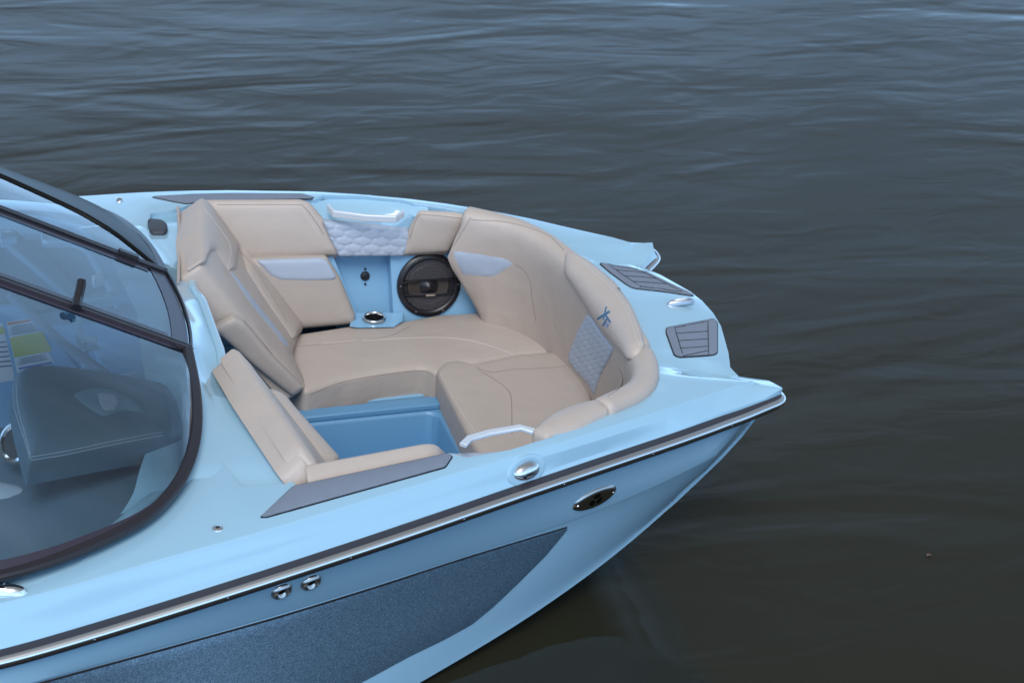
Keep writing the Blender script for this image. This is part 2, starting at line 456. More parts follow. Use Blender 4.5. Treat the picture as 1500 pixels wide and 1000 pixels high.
# closing stem face of each fork and the blunt nose
ext = [Vector((1.848,-.582,-.112)), Vector((1.848,-.580,-.15)), Vector((1.84,-.56,-.175)), Vector((1.838,-.555,-.18)), Vector((1.834,-.545,-.19)), Vector((1.83,-.535,-.2)), Vector((1.825,-.52,-.205)), Vector((1.82,-.30,-.22)), Vector((1.82,0,-.23))]
hr.append(ext)
ext2 = [Vector((1.836,-.525,-.112)), Vector((1.836,-.525,-.15)), Vector((1.835,-.52,-.175)), Vector((1.833,-.515,-.18)), Vector((1.83,-.51,-.19)), Vector((1.826,-.505,-.2)), Vector((1.822,-.50,-.205)), Vector((1.82,-.30,-.221)), Vector((1.82,0,-.231))]
hr.append(ext2)
def portside(r_):
    out = [Vector((p.x, -p.y, p.z)) for p in r_[:-1]]
    k = float(np.interp(out[0].x, [.3, .7, 1.35, 1.65], [0, 1, 1, 0]))   # a little more flare where the seats sit close to the skin
    out[4].y += (max(out[4].y, out[3].y+.012)-out[4].y)*k
    return out
hfull = [r_+list(reversed(portside(r_))) for r_ in hr]
hfull = densify(hfull, 1, 3)
hull = grid('hull', hfull, GEL, boat, sharp=28, flip=True)
bevel(hull, .006, 2, 22)
transom = link('transom', hfull[0], [list(range(len(hfull[0])))], GEL, boat)
# nose front face (between the forks), set under the deck edge
nf = []
for s in full:
    if s[4].x > 1.7 and abs(s[4].y) < .5:
        p = s[4]; nf.append([Vector((p.x, p.y, p.z+.004)), Vector((p.x+.012, p.y, p.z-.05)), Vector((p.x-.03, p.y*.98, -.215))])
nose = grid('nose_face', nf, GEL, boat, sharp=40)
huT = bvh(hull); onhull = on_bvh(huT)

# metallic navy decal panel laid on the hull side
def mids(curve, pts): return pts
decal_px = [(-160,1062,0),(0,1018),(100,990),(250,949),(400,907),(550,861),(680,819),(832,773),(800,812),(760,852),(722,888),(690,914),(650,936),(600,960),(545,990),(450,1040),(200,1120),(-160,1200)]
decal = pad('hull_decal', decal_px, onhull, FLAKE, boat, T=.0022, r=.004, depth=.004, step=9, corner=3, lift=.0025, smoothn=2,
            label='dark blue metal flake panel on the hull side')
seam([(0,1016),(100,988),(250,947),(400,905),(550,859),(680,817),(830,771.5)], onhull, decal, BLK, r=.0032, name='panel_edge', lift=.001)
mirror(decal)

# ------------------------------------------------------------------ rub rail
def railpath():
    p = [Vector((x, -interp(RAIL, x)[0], interp(RAIL, x)[1])) for x in XS if x <= 1.71]
    p += [Vector((1.785, -.617, -.131)), Vector((1.826, -.598, -.132)), Vector((1.841,-.580,-.133)), Vector((1.836,-.535,-.138)), Vector((1.776,-.470,-.143)), Vector((1.757,-.445,-.146))]
    return crm(p, 5)
rp = railpath()
s = 1.0
rubprof = [(.006,.0125),(-.012,.0135),(-.022,.0125),(-.026,.0),(-.0275,-.018),(-.022,-.030),(.006,-.030)]
# side = left of travel; the path runs forward, so outboard on starboard is to the right (negative)
rub = sweep('rub_rail', rp, rubprof, RUB, boat, label='black rubber rub rail')
stpath = [p+Vector((0, 0, -.002)) for p in rp]
stp = [( -.022, .0125),(-.031,.0115),(-.0375,.006),(-.0395,-.001),(-.038,-.008),(-.032,-.013),(-.022,-.0135)]
steel = sweep('steel_strip', stpath, stp, CHR, rub)
cum = 0
for i in range(1, len(stpath)):
    cum += (stpath[i]-stpath[i-1]).length
    if cum > .36 and stpath[i].x > -1.3 and stpath[i].x < 1.8:
        cum = 0; t = (stpath[i]-stpath[i-1]).normalized(); side = Vector((0, 0, 1)).cross(t)
        lathe('screw', [(.0, .0012), (.002, .0011), (.003, .0003), (.0032, -.002)], stpath[i]-side*.0385-Vector((0, 0, .005)), -side+Vector((0,0,-.1)), CHR, rub, n=10)
mirror(rub)

# ------------------------------------------------------------------ deck fittings
def eva_pad(px, planks=(), thick=.007, step=7):
    o = pad('foam_pad', px, ondeck, EVA, boat, T=.004, r=.005, depth=.0, lift=thick-.003, step=step, corner=2.5, smoothn=2)
    k = pad('pad_edge', [tuple(p) for p in grow(px, 1.6)], ondeck, BLK, o, T=.003, r=.004, depth=.002, lift=thick-.006, step=step, corner=3, smoothn=2)
    f = on_bvh(bvh(o))
    for a, b in planks: seam([a, ((a[0]+b[0])/2, (a[1]+b[1])/2), b], f, o, BLK, r=.0018, name='plank_line', lift=-.0002, n=3)
    return o
def grow(px, d):
    P = np.array([p[:2] for p in px], float); c = []
    area = (P[:, 0]*np.roll(P[:, 1], -1)-np.roll(P[:, 0], -1)*P[:, 1]).sum(); s = 1 if area > 0 else -1
    for i in range(len(P)):
        a, p, b = P[i-1], P[i], P[(i+1) % len(P)]
        u, v = (p-a)/np.linalg.norm(p-a), (b-p)/np.linalg.norm(b-p); n1, n2 = np.array([u[1], -u[0]])*s, np.array([v[1], -v[0]])*s
        n = n1+n2; n /= max(.5, np.linalg.norm(n)); k = 1/max(.35, n.dot(n1)); c.append(p+n*d*min(k, 2.2))
    return [tuple(q) for q in c]
sp = eva_pad([(383,757),(430,713),(655,665),(662,669),(652,684),(390,757)], step=9)
mirror(sp)
tp = eva_pad([(977,481),(1045,468),(1050,473),(1050,517),(1044,520),(995,523),(988,520),(976,487)],
             planks=[((1037,470),(1038,518)),((988,479),(1001,522)),((988,480),(1037,470)),((1001,521),(1038,513)),((990,488),(1037,485)),((993,499),(1037,496)),((996,510),(1037,507))], step=6)
mirror(tp)
# moulded recess facets near the nose
# bow light on the centreline
SATIN = mat('satin_steel', (.50,.53,.58), .38, metal=.9)
bl = lathe('bow_light', [(.0, .015), (.008, .014), (.012, .011), (.014, .006), (.0155, .0), (.0155, -.004)], at(997,443,Z=-.062), (-.05,0,1), SATIN, boat, n=36, sx=3.5, xdir=(1,-.02,0), label='slim silver navigation light')
lathe('lens', [(.0, .018), (.005, .0172), (.0075, .015), (.0085, .012)], at(997,443,Z=-.062), (-.05,0,1), ALU, bl, n=30, sx=3.4, xdir=(1,-.02,0))
# chrome oval hatch lock / pull-up cleat on the side deck
def fitting_at(px, py, f=ondeck):
    p, n = f(px, py); return p, n
p, n = fitting_at(771,689)
xd = (at(792,681,Z=p.z)-at(750,699,Z=p.z)).normalized()
cl = lathe('deck_cleat', [(.0, .021), (.013, .020), (.021, .0155), (.0255, .008), (.0275, .002), (.0305, .002), (.032, -.003)], p, n, CHR, boat, n=40, sx=1.75, xdir=xd, label='polished oval pop up cleat')
mo = lathe('cleat_recess', [(.030, .0025), (.042, .0045), (.047, .0028), (.050, -.004)], p, n, GEL, cl, n=44, sx=1.45, xdir=xd)
sl = lathe('cleat_slot', [(.0, .0), (.008, .0), (.011, -.003)], p+n*.0185-xd*.002+xd.cross(n)*.013, (n+xd.cross(n)*.55).normalized(), BLK, cl, n=24, sx=2.3, xdir=xd)
mirror(cl)
# snap / bolt fittings on the aft side deck
p, n = fitting_at(319,774)
bt = lathe('deck_socket', [(.0, .003), (.006, .0035), (.0065, .006), (.011, .0055), (.0145, .003), (.016, -.002)], p, n, CHR, boat, n=28)
lathe('socket_hole', [(.0, .0046), (.0055, .0046), (.006, .003)], p, n, BLK, bt, n=18)
mirror(bt)
# black lozenge cap beside the windscreen on the port deck
def dash_map(z, sl=0): return on_z(z, sl)

# ------------------------------------------------------------------ hull fittings
def hull_oval(px, py):
    p, n = onhull(px, py)
    xd = (onhull(px+25, py-10)[0]-p).normalized()
    o = lathe('exhaust_vent', [(.0, .009), (.027, .009), (.036, .0075), (.042, .0025), (.044, -.003)], p, n, DCHR, boat, n=44, sx=2.0, xdir=xd, label='dark oval steel fitting with three lobed opening')
    yd = n.cross(xd)
    for k in range(3):
        a = R(90+k*120); c = p+n*.0095+xd*(.016*math.cos(a))+yd*(.016*math.sin(a))
        lathe('opening', [(.0, .0006), (.010, .0004), (.0115, -.002)], c, n, HOLE, o, n=18, sx=1.3, xdir=(xd*math.sin(a)-yd*math.cos(a)))
    for sgn in (-1, 1):
        lathe('screw', [(.0, .004), (.004, .0035), (.0055, .0)], p+xd*sgn*.070+n*.0055, n, CHR, o, n=12)
    return o
ho = hull_oval(871, 729); mirror(ho)
for px, py in ((412,865),(455,852)):
    p, n = onhull(px, py)
    o = lathe('drain_fitting', [(.0120, .0025), (.0140, .005), (.0160, .009), (.0215, .012), (.0275, .009), (.0315, .002), (.032, -.003)], p, n, DCHR, boat, n=40)
    lathe('drain_hole', [(.0, .003), (.0130, .003)], p, n, HOLE, o, n=24)
    mirror(o)
# water drops clinging to the forward hull
dv, df = [], []
for _ in range(70):
    px = random.uniform(760, 1075); t = (px-760)/315
    py = 900-t*250+random.uniform(-60, 12)
    q, n = onhull(px, py)
    if q is None: continue
    rr = random.uniform(.0006, .0015); k = len(dv)
    x = n.orthogonal().normalized(); y = n.cross(x)
    dv.append(q+n*rr*.7)
    for a in range(6): dv.append(q+(x*math.cos(a*1.047)+y*math.sin(a*1.047))*rr)
    df += [[k, k+1+a, k+1+(a+1) % 6] for a in range(6)]
drops = link('water_drops', dv, df, CHR, hull); drops['kind'] = 'stuff'

# ------------------------------------------------------------------ inner side walls (port), mirrored to starboard
W4 = plane_of(at(495,372,Y=.875), at(655,366,Y=.865), at(578,470,Y=.815))
onW4 = on_plane(W4)
def off(fm, d):
    def f(u, v):
        p, n = fm(u, v); return p+n*d, n
    return f
wall = pad('side_liner', [(420,362),(590,356),(600,490),(500,490)], off(onW4, -.065), GELIN, boat, T=.002, r=.004, depth=.01, step=14, corner=0)
spk_panel = pad('speaker_panel', [(571,366),(664,358),(718,473),(640,474),(577,476)], onW4, GELIN, boat, T=.003, r=.008, depth=.10, step=9, corner=2)
alc = pad('alcove_side', [(474,366),(484,366),(530,478),(519,478)], onW4, GELIN, boat, T=.003, r=.004, depth=.09, step=7, corner=0)
# shelf with cup holder
zsh = -.425
def Pz(px, py, z=zsh): 
    p = at(px, py, Z=z); return (p.x, p.y)
cc = at(548,466,Z=zsh); hl = [np.array((cc.x+.0385*math.cos(t), cc.y+.0385*math.sin(t))) for t in np.linspace(0, 2*math.pi, 33)[:-1]]
V_, f_s, _ = fill([np.array(Pz(*q_)) for q_ in ((512,478),(518,458),(590,458),(590,470),(577,479),(524,480))], .012, (), hole=hl)
vz = [Vector((x, y, zsh)) for x, y in V_]
sh = link('shelf', vz, [f if (vz[f[1]]-vz[f[0]]).cross(vz[f[2]]-vz[f[0]]).z > 0 else f[::-1] for f in f_s], GELIN, boat)
cpos = at(548,466,Z=zsh+.004)
cup = lathe('cup_holder', [(.0, -.06), (.033, -.06), (.036, -.03), (.037, .003), (.0395, .006), (.0435, .006), (.046, .003), (.0465, -.002)], cpos+Vector((0,0,.003)), (0,0,1), CHR, boat, n=44, sharp=60)
lathe('cup_liner', [(.0, -.052), (.030, -.052), (.034, -.03), (.0355, -.002)], cpos+Vector((0,0,.003)), (0,0,1), BLK, cup, n=36)
# 12V socket cover in the alcove
f_al = off(onW4, -.063)
q, n = f_al(540, 410)
so = lathe('power_socket', [(.0, .010), (.012, .010), (.0165, .008), (.018, .004), (.0195, .0)], q, n, BLK, boat, n=30)
for py, s_ in ((399, 1), (421, 1)):
    q2, _ = f_al(540, py+.5); lathe('socket_tab', [(.0, .007), (.004, .007), (.005, .0)], q2, n, BLK, so, n=12)

# speaker
def speaker():
    c, n = onW4(627.5, 416.5); c = c+n*.003
    xr, _ = onW4(673, 414); xd = (xr-c); xd = (xd-n*xd.dot(n)).normalized(); yd = n.cross(xd)
    if yd.z < 0: yd = -yd
    Rr = .5*((onW4(674,417)[0]-onW4(581,416)[0]).length)
    P = lambda x, y, h: c+xd*x+yd*y+n*h
    fr = lathe('speaker', [(Rr*.79, .004), (Rr*.80, .013), (Rr*.85, .018), (Rr*.93, .017), (Rr*.985, .011), (Rr, .0), (Rr, -.01)], c, n, BLK, boat, n=72, xdir=xd, label='round black speaker with honeycomb grille')
    bas = lathe('speaker_basket', [(.0, .001), (Rr*.25, .0015), (Rr*.62, .003), (Rr*.80, .005)], c, n, BLK, fr, n=60, xdir=xd)
    cone = lathe('speaker_cone', [(Rr*.22, .0025), (Rr*.50, .0055), (Rr*.60, .009), (Rr*.66, .006)], c, n, CONE, fr, n=60, xdir=xd)
    # honeycomb grille with real openings
    GR = mat('grille_grey', (.060,.055,.062), .45)
    a = Rr*.082; both = ([], []), ([], [])
    up = lambda x: .36*Rr*(1-(x/Rr)**2*.9)*.62; 
    for j in range(-14, 15):
        for i in range(-14, 15):
            x = (i+(.5 if j % 2 else 0))*a; y = j*a*.866
            if math.hypot(x, y) > Rr*.80: continue
            hi = .14*Rr+.05*Rr*(1-(x/(Rr*.8))**2); lo = -.26*Rr-.07*Rr*(1-(x/(Rr*.8))**2)+.05*Rr
            if lo < y < hi: continue
            vs, fs = both[0 if y > 0 else 1]
            k = len(vs); hgt = .010*(1-(x*x+y*y)/(Rr*Rr))+.004
            for ro, hh in ((a*.578, hgt), (a*.34, hgt+.0008), (a*.34, hgt-.004)):
                for t in range(6):
                    an = R(30+60*t); vs.append(P(x+ro*math.cos(an), y+ro*math.sin(an), hh))
            for t in range(6):
                u = (t+1) % 6
                fs.append([k+t, k+u, k+6+u, k+6+t]); fs.append([k+6+t, k+6+u, k+12+u, k+12+t])
    for vs, fs in both: link('grille', vs, fs, GR, fr, sharp=30)
    # eye shaped centre bar: two arcs
    for sgn, y0, bow in ((1, .12, .07), (-1, -.24, -.07)):
        pts = [P(Rr*x, Rr*(y0+bow*(1-(x/.85)**2)), .016) for x in np.linspace(-.86, .86, 15)]
        sweep('grille_bar', pts, rect(.007, .012, .002), BLK, fr, up=n)
    lathe('tweeter', [(.0, .018), (Rr*.09, .015), (Rr*.14, .009), (Rr*.24, .007), (Rr*.30, .003)], P(0, -.06*Rr, 0), n, BLK, fr, n=30, xdir=xd)
    vs = [P(Rr*x, Rr*y-.288*Rr, .024+(.004 if h else 0)) for h in (0, 1) for x, y in ((-.13, -.028), (.16, -.028), (.16, .028), (-.13, .028))]
    bevel(link('badge', vs, [[4,5,6,7],[0,1,5,4],[1,2,6,5],[2,3,7,6],[3,0,4,7]], PLATE, fr), .001)
    for an in (62, 118, 178, 242, 298, 0):
        lathe('screw', [(.0, .002), (.0025, .0018), (.0032, .0)], P(Rr*.90*math.cos(R(an)), Rr*.90*math.sin(R(an)), .0172), n, CHR, fr, n=10)
    return fr
spk = speaker()

# ------------------------------------------------------------------ coaming slope, grab handle
rowsC = []
for k in range(15):
    t = k/14; X = .56+t*.46; yo = np.interp(X, [p[0] for p in OPEN], [p[1] for p in OPEN])
    e = .5-.5*math.cos(2*math.pi*min(max(t, 0), 1)); e = min(1, e*1.6)
    rowsC.append([Vector((X, yo+.004, .0005)), Vector((X, yo-.010, -.002-.006*e)), Vector((X, yo-.035-.0*e, -.030)), Vector((X, .892-(X-.6)*.10, -.052)), Vector((X, .892-(X-.6)*.10, -.10)), Vector((X, .90-(X-.6)*.10, -.14))])
co = grid('coaming', rowsC, GEL, boat, sharp=60); mirror(co)
coT = bvh(co)
# handle: faceted aluminium bar. end feet at the slope, bar stands off inboard
ha = [(481,304),(489,313),(535,319),(579,321),(590,313)]
prof_path = []
for px, py in ha: prof_path.append(at(px, py, Z=.004))
h = sweep('grab_handle', prof_path, rect(.014, .028, .0025), ALU, boat, sharp=20, label='faceted silver grab handle')
bevel(h, .0015, 2)
h2 = sweep('grab_handle', [at(px, py, Z=.012) for px, py in [(678,652),(688,642),(716,634),(762,626),(782,632)]], rect(.024, .013, .0025), ALU, boat, sharp=20, label='faceted silver grab handle')
bevel(h2, .0015, 2)

# ------------------------------------------------------------------ side bolsters (port, mirrored)
W1 = plane_of((.1,.975,.015), (.62,.905,.018), at(495,372,Y=.855)); onW1 = on_plane(W1)
bo = pad('side_bolster', [(292,294),(300,293,2),(440,292),(453,296),(475,322,3),(497,373,4),(378,380,4),(330,384),(300,330)], onW1, TAN, boat, T=.022, r=.026, puff=.012, skirt=(0,.05,-.045), step=8, corner=7)
fb = on_bvh(bvh(bo)); seam([(318,300),(430,300),(446,304),(466,330),(474,344)], fb, bo)
seam([(322,304),(428,304),(441,308),(460,333),(468,346)], fb, bo, STITCH, r=.0009, name='stitching')
mirror(bo)
W2 = plane_of(at(474,326,Y=.872), at(594,333,Y=.86), at(540,372,Y=.846)); onW2 = on_plane(W2)
def quilt(su, sv, amp, rot=0):
    def g(u, v, d):
        # rows of diamond/hex cells pressed by stitching
        a = (u*math.cos(rot)+v*math.sin(rot))/su; b = (-u*math.sin(rot)+v*math.cos(rot))/sv
        best = 9; sec = 9
        j0 = math.floor(b)
        for j in (j0-1, j0, j0+1, j0+2):
            i0 = math.floor(a-(.5 if j % 2 else 0))
            for i in (i0, i0+1):
                dd = math.hypot(a-(i+(.5 if j % 2 else 0)), (b-j)*.9)
                if dd < best: sec = best; best = dd
                elif dd < sec: sec = dd
        return amp*min(1, (sec-best)/.35)**.6
    return g
qp = pad('quilted_panel', [(472,323),(535,327),(597,333),(605,345),(590,374),(496,375),(483,350)], onW2, SILV, boat, T=.014, r=.014, puff=.006, depth=.03, step=2.2, corner=3, hmod=quilt(27, 10.5, .006, .03),
         label='silver blue quilted vinyl panel')
mirror(qp)
W5 = plane_of(at(612,309,Y=.835), at(688,313,Y=.80), at(620,370,Y=.835)); onW5 = on_plane(W5)
b2 = pad('side_bolster', [(614,308),(686,312,4),(689,316,3),(657,368,3),(587,373,4),(599,335,8)], onW5, TAN, boat, T=.022, r=.022, puff=.006, skirt=(0,.04,-.035), step=6, corner=6)
f2 = on_bvh(bvh(b2)); seam([(600,350),(612,318),(628,315),(676,320)], f2, b2)
b3 = pad('side_bolster', [(778,636),(790,624,8),(806,610,10),(828,600,12),(850,593,12),(874,588,8),(888,598,6),(892,606),(850,630),(800,648)], on_plane((Vector((0,0,.0)), Vector((0,0,1)))), TAN, boat, T=.030, r=.034, puff=.004, skirt=(0,-.01,-.12), step=6, corner=6)
W3 = plane_of(at(398,378,Y=.835), at(480,378,Y=.835), at(500,470,Y=.79)); onW3 = on_plane(W3)
lb = pad('side_cushion', [(345,378),(478,374,5),(497,404),(521,462,5),(518,474,5),(430,482),(380,440)], onW3, TAND, boat, T=.024, r=.022, puff=.008, depth=.06, step=7, corner=6)
flb = on_bvh(bvh(lb))
pad('silver_insert', [(374,379),(398,378),(470,376),(479,381),(491,404),(485,408),(450,409),(410,408),(395,402)], off(onW3, .022), SILV, lb, T=.011, r=.012, depth=.012, step=5, corner=4, label='silver blue vinyl insert')

# ------------------------------------------------------------------ aft facing backrests
B0 = plane_of((.065,.35,.045), (.155,.95,.045), (.412,.293,-.44)); onB = on_plane(B0)
def rollhead(u, v, d): return 0
br = pad('backrest', [(288,292,6),(301,303,6),(345,362),(380,402),(436,484),(436,495),(426,520),(448,568,5),(440,574,4),(395,520),(345,462,4),(289,391,6),(282,340)], onB, TAN, boat, T=.024, r=.028, puff=.006, depth=.075, step=7, corner=6)
fbr = on_bvh(bvh(br))
# head roll that overhangs the top
hd = pad('head_bolster', [(286,293,6),(301,303,5),(344,362,7),(338,402,3),(326,405,5),(303,370,14),(293,392,8),(286,388,6),(283,340)], off(onB, .016), TAN, br, T=.022, r=.022, puff=.008, depth=.05, step=6, corner=6)
lo = pad('lumbar_pad', [(343,358,6),(363,366,8),(378,380,10),(405,430),(437,478,8),(436,491,6),(421,504,5),(386,455),(352,402)], off(onB, .016), TAN, br, T=.030, r=.028, puff=.008, depth=.05, step=6, corner=7)
stp_ = pad('silver_stripe', [(336,397),(341,400),(420,500),(423,509),(417,505),(370,448)], fbr, SILV, br, T=.003, r=.003, depth=.003, lift=.001, step=5, corner=1)
seam([(345,466),(360,472),(400,520),(436,562)], fbr, br)
fhd0 = on_bvh(bvh(hd)); seam([(300,306),(322,335),(338,362),(334,394)], fhd0, hd, STITCH, r=.0009, name='stitching')
flo = on_bvh(bvh(lo)); seam([(352,368),(372,392),(398,432),(420,470)], flo, lo, name='seam')
brm = mirror(br)
def widen(o):
    for v in o.data.vertices: v.co.y = -.965+(v.co.y+.965)*1.145
    o.data.update()
    for c_ in o.children: widen(c_)
widen(brm)
for c_ in brm.children:
    if c_.name.startswith('lumbar'):
        for v in c_.data.vertices: v.co += Vector((.040, .0, .022))
sweep('piping', [Vector((.080,.955,.022)), Vector((.043,.65,.026)), Vector((-.012,.31,.026))], circ(.006,8), TAND, br)
pb_ = plane_of(at(397,573,Y=-.47), at(496,672,Y=-.74), at(440,690,Y=-.84))
lp2 = pad('backrest_pad', [(380,572,6),(397,572,8),(416,580,10),(434,602,10),(498,674,6),(488,684,4),(462,690,4),(430,650)], on_plane(pb_), TAN, brm, T=.026, r=.028, puff=.006, depth=.08, step=6, corner=8)
pad('silver_stripe', [(443,653),(448,655),(470,683),(466,687)], on_bvh(bvh(lp2)), SILV, lp2, T=.002, r=.003, depth=.002, step=4, corner=1)
# lower end cap on port side of the walkway
ec = plane_of((.02,.292,.03), (.36,.292,-.40), (.2,.292,-.40)); 
e1 = pad('backrest_end', [(311,480,4),(342,464,4),(356,470,6),(398,520),(444,566,4),(438,574,4),(428,580,6),(372,535)], on_plane(ec), TAND, br, T=.014, r=.016, puff=.004, depth=.02, step=5, corner=4)

# ------------------------------------------------------------------ bow bolster, lofted round the opening
def openpts():
    h_ = [(1.165,.80,-.004),(1.22,.765,-.008),(1.29,.722,-.014),(1.355,.665,-.02),(1.41,.585,-.028),(1.45,.49,-.034),(1.48,.36,-.04),(1.50,.2,-.044),(1.508,.06,-.045)]
    return [Vector(p) for p in h_]+[Vector((p[0], -p[1], p[2])) for p in reversed(h_)]
op = crm(openpts(), 6)
def bow_section(i, n, shrink=1, top=0.0, skew=0):
    p = op[i]; a = op[max(0, i-1)]; b = op[min(len(op)-1, i+1)]; t = (b-a).normalized(); inn = Vector((t.y, -t.x, 0)); inn.normalize()
    if inn.dot(Vector((.9, 0, 0))-Vector((p.x, p.y, 0))) < 0: inn = -inn
    prof = [(.012,-.05),(.002,-.005),(.006,.016),(.018,.030),(.036,.036),(.060,.034),(.078,.024),(.090,.006),(.096,-.03),(.094,-.08),(.088,-.16),(.080,-.26),(.074,-.36),(.070,-.47),(.02,-.50),(.0,-.3)]
    pc_ = []
    K_ = len(prof)
    for j in range(K_):
        p0, p1, p2, p3 = [np.array(prof[(j+d) % K_]) for d in (-1, 0, 1, 2)]
        for t in (0, .5): pc_.append(tuple(.5*((2*p1)+(-p0+p2)*t+(2*p0-5*p1+4*p2-p3)*t*t+(-p0+3*p1-3*p2+p3)*t**3)))
    prof = pc_
    out = []
    for x, z in prof:
        cx, cz = .045, -.06
        x2 = cx+(x-cx)*shrink if shrink < 1 else x; z2 = cz+(z-cz)*(shrink if z > cz else 1) if shrink < 1 else z
        if p.y < -.45 and z2 < -.06:
            kk = min(1, (-.45-p.y)/.15); z2 = -.06+(z2+.06)*(1-.55*kk); x2 += .02*kk
        q = p+inn*x2+Vector((0, 0, z2)); dep = float(np.interp(z, [-.47, -.17, -.02], [1, -.42, 0])); q = q+Vector((1, -.05, 0))*skew*dep; out.append(q)
    return out
def bolster(name, i0, i1, mt, skew0=0, skew1=0, parent=boat):
    rows_ = []; ks = list(range(i0, i1+1)); n = len(ks)
    for j, i in enumerate(ks):
        e = min(j, n-1-j); sh = {0: .82, 1: .97}.get(e, 1)
        sk = skew0*max(0, 1-j/10)+skew1*max(0, 1-(n-1-j)/10)
        rows_.append(bow_section(i, n, sh, 0, sk))
    return grid(name, rows_, mt, parent, closed_v=True, caps=True, sharp=60, flip=True)
N_ = len(op); isplit = min(range(N_), key=lambda i: abs(op[i].y+.36))
bb = bolster('bow_bolster', 0, isplit, TAN, skew0=.12)
bc = bolster('bow_bolster', isplit, N_-1, TAN, skew1=0)
whole = bolster('bolster_whole', 0, N_-1, TAN, skew0=.12); bbT = bvh(whole); onbb = on_bvh(bbT); bpy.data.objects.remove(whole)
head = pad('headrest', [(829,372,8),(838,369,8),(862,384),(900,415),(925,450,20),(940,485,20),(945,508,6),(940,514,5),(922,529,5),(884,484,10),(848,430),(827,400,12)], onbb, TAN, bb, T=.022, r=.022, puff=.01, depth=.03, step=5, corner=12, smoothn=14,
           label='tan headrest pad with embroidered logo')
fh = on_bvh(bvh(head))
seam([(836,374),(860,391),(893,419),(916,451),(930,485),(938,508)], fh, head, STITCH, r=.0011, name='stitching')
seam([(840,373),(864,389),(897,417),(920,450),(934,484),(941,506)], fh, head, STITCH, r=.0011, name='stitching')
def stroke(pts, m, par, f, w):
    (x0, y0), (x1, y1) = pts; L = math.hypot(x1-x0, y1-y0); ux, uy = (x1-x0)/L, (y1-y0)/L; nx, ny = -uy*w/2, ux*w/2
    return pad('logo_stroke', [(x0+nx, y0+ny), (x1+nx, y1+ny), (x1-nx, y1-ny), (x0-nx, y0-ny)], f, m, par, T=.001, r=.001, depth=.001, lift=.0012, step=3, corner=.4, smoothn=2)
zz = lambda x, y: (860+x/14.28, 430+y/14.28)
stroke((zz(215,535), zz(475,370)), LOGO, head, fh, 3.2)
stroke((zz(405,270), zz(340,550)), LOGO, head, fh, 1.9)
stroke((zz(395,455), zz(490,605)), LOGO, head, fh, 2.8)
stroke((zz(420,520), zz(332,675)), LOGO, head, fh, 2.5)
pad('logo_stroke', [zz(425,590), zz(470,640), zz(420,725), zz(375,655)], fh, LOGO2, head, T=.001, r=.001, depth=.001, lift=.0012, step=3, corner=.5)
# silver inserts of the bow bolster
pad('silver_insert', [(661,367),(700,372),(740,379),(752,386),(727,403),(714,405),(678,402)], onbb, SILV, bb, T=.003, r=.004, depth=.004, step=5, corner=3, smoothn=4, label='silver blue vinyl insert')
pad('quilted_panel', [(860,461),(868,466),(883,490),(899,511),(893,525),(880,548),(873,568),(871,577),(862,562),(845,543),(833,527),(834,518),(846,486)], onbb, SILV, bb, T=.004, r=.006, depth=.004, step=1.6, corner=2, smoothn=4, hmod=quilt(8, 9, .0028, .9), label='silver blue quilted vinyl panel')
seam([(754,387),(768,396),(777,415),(780,440),(785,470)], onbb, bb, name='seam')
seam([(690,322),(745,326),(800,343),(826,366)], onbb, bb, name='seam')
seam([(664,361),(677,340),(690,318)], onbb, bb, name='seam')
seam([(906,538),(912,552),(908,568),(890,580)], onbb, bc, name='seam')

# ------------------------------------------------------------------ seats
ZS = -.44
def Z2(l, z=ZS): return [Pz(p[0], p[1], z)+((p[2],) if len(p) > 2 else ()) for p in l]
seatA = Z2([(445,573,.03),(500,556),(560,545),(618,538,.06),(640,546,.02),(660,535),(700,532),(760,519),(815,517),(836,525),(822,506),(775,478),(735,461),(700,456),(640,460),(560,476),(520,476),(436,488),(405,500),(400,530)])
seatA = [(p[0], p[1], p[2] if len(p) > 2 else .012) for p in seatA]
sa = pad('seat_cushion', seatA, on_z(ZS-.018), TAND, boat, T=.018, r=.022, puff=.012, pr=.05, depth=.105, step=.022, scale=1, corner=.012, hmod=lambda x, y, d: .0015*math.sin(7*x+3*y)+.001*math.sin(13*y))
seam([(455,577),(500,560),(560,549),(615,543),(634,548)], on_bvh(bvh(sa)), sa)
seam([(470,503),(560,497),(640,494),(690,499),(735,512),(752,520)], on_bvh(bvh(sa)), sa, STITCH, r=.0012, name='stitching')
seam([(430,508),(520,500),(570,492),(600,478)], on_bvh(bvh(sa)), sa, r=.0012)
msa = mirror(sa)
for v in msa.data.vertices:
    lim = float(np.interp(v.co.x, [.8, 1.0, 1.2, 1.4], [.74, .60, .44, .25])); v.co.y = max(v.co.y, -lim)
    if v.co.y > -.40 and v.co.x > .9: v.co.z -= .02
# starboard part of the filler must stop at the front cushion
seatB = Z2([(638,545,.03),(652,533,.02),(672,531),(692,536),(760,522),(815,518),(837,526),(853,550),(866,583),(868,600)])
seatB = [(p[0], p[1], p[2] if len(p) > 2 else .01) for p in seatB]+[(1.30,-.25,.02),(1.18,-.36,.04),(1.08,-.40,.04),(1.0,-.42,.02),(.93,-.40,.02)]+[(Pz(690,645)[0], Pz(690,645)[1], .03)]
sb = pad('seat_cushion', seatB, on_z(ZS-.006), TAND, boat, T=.020, r=.022, puff=.010, pr=.05, depth=.16, step=.022, scale=1, corner=.012)
fsb = on_bvh(bvh(sb))
seam([(697,538),(720,545),(752,541),(800,539),(842,535)], fsb, sb)
seam([(700,541),(725,556),(743,570),(749,585),(750,636)], fsb, sb)
seam([(645,547),(668,590),(697,634)], fsb, sb, STITCH, r=.001, name='stitching')

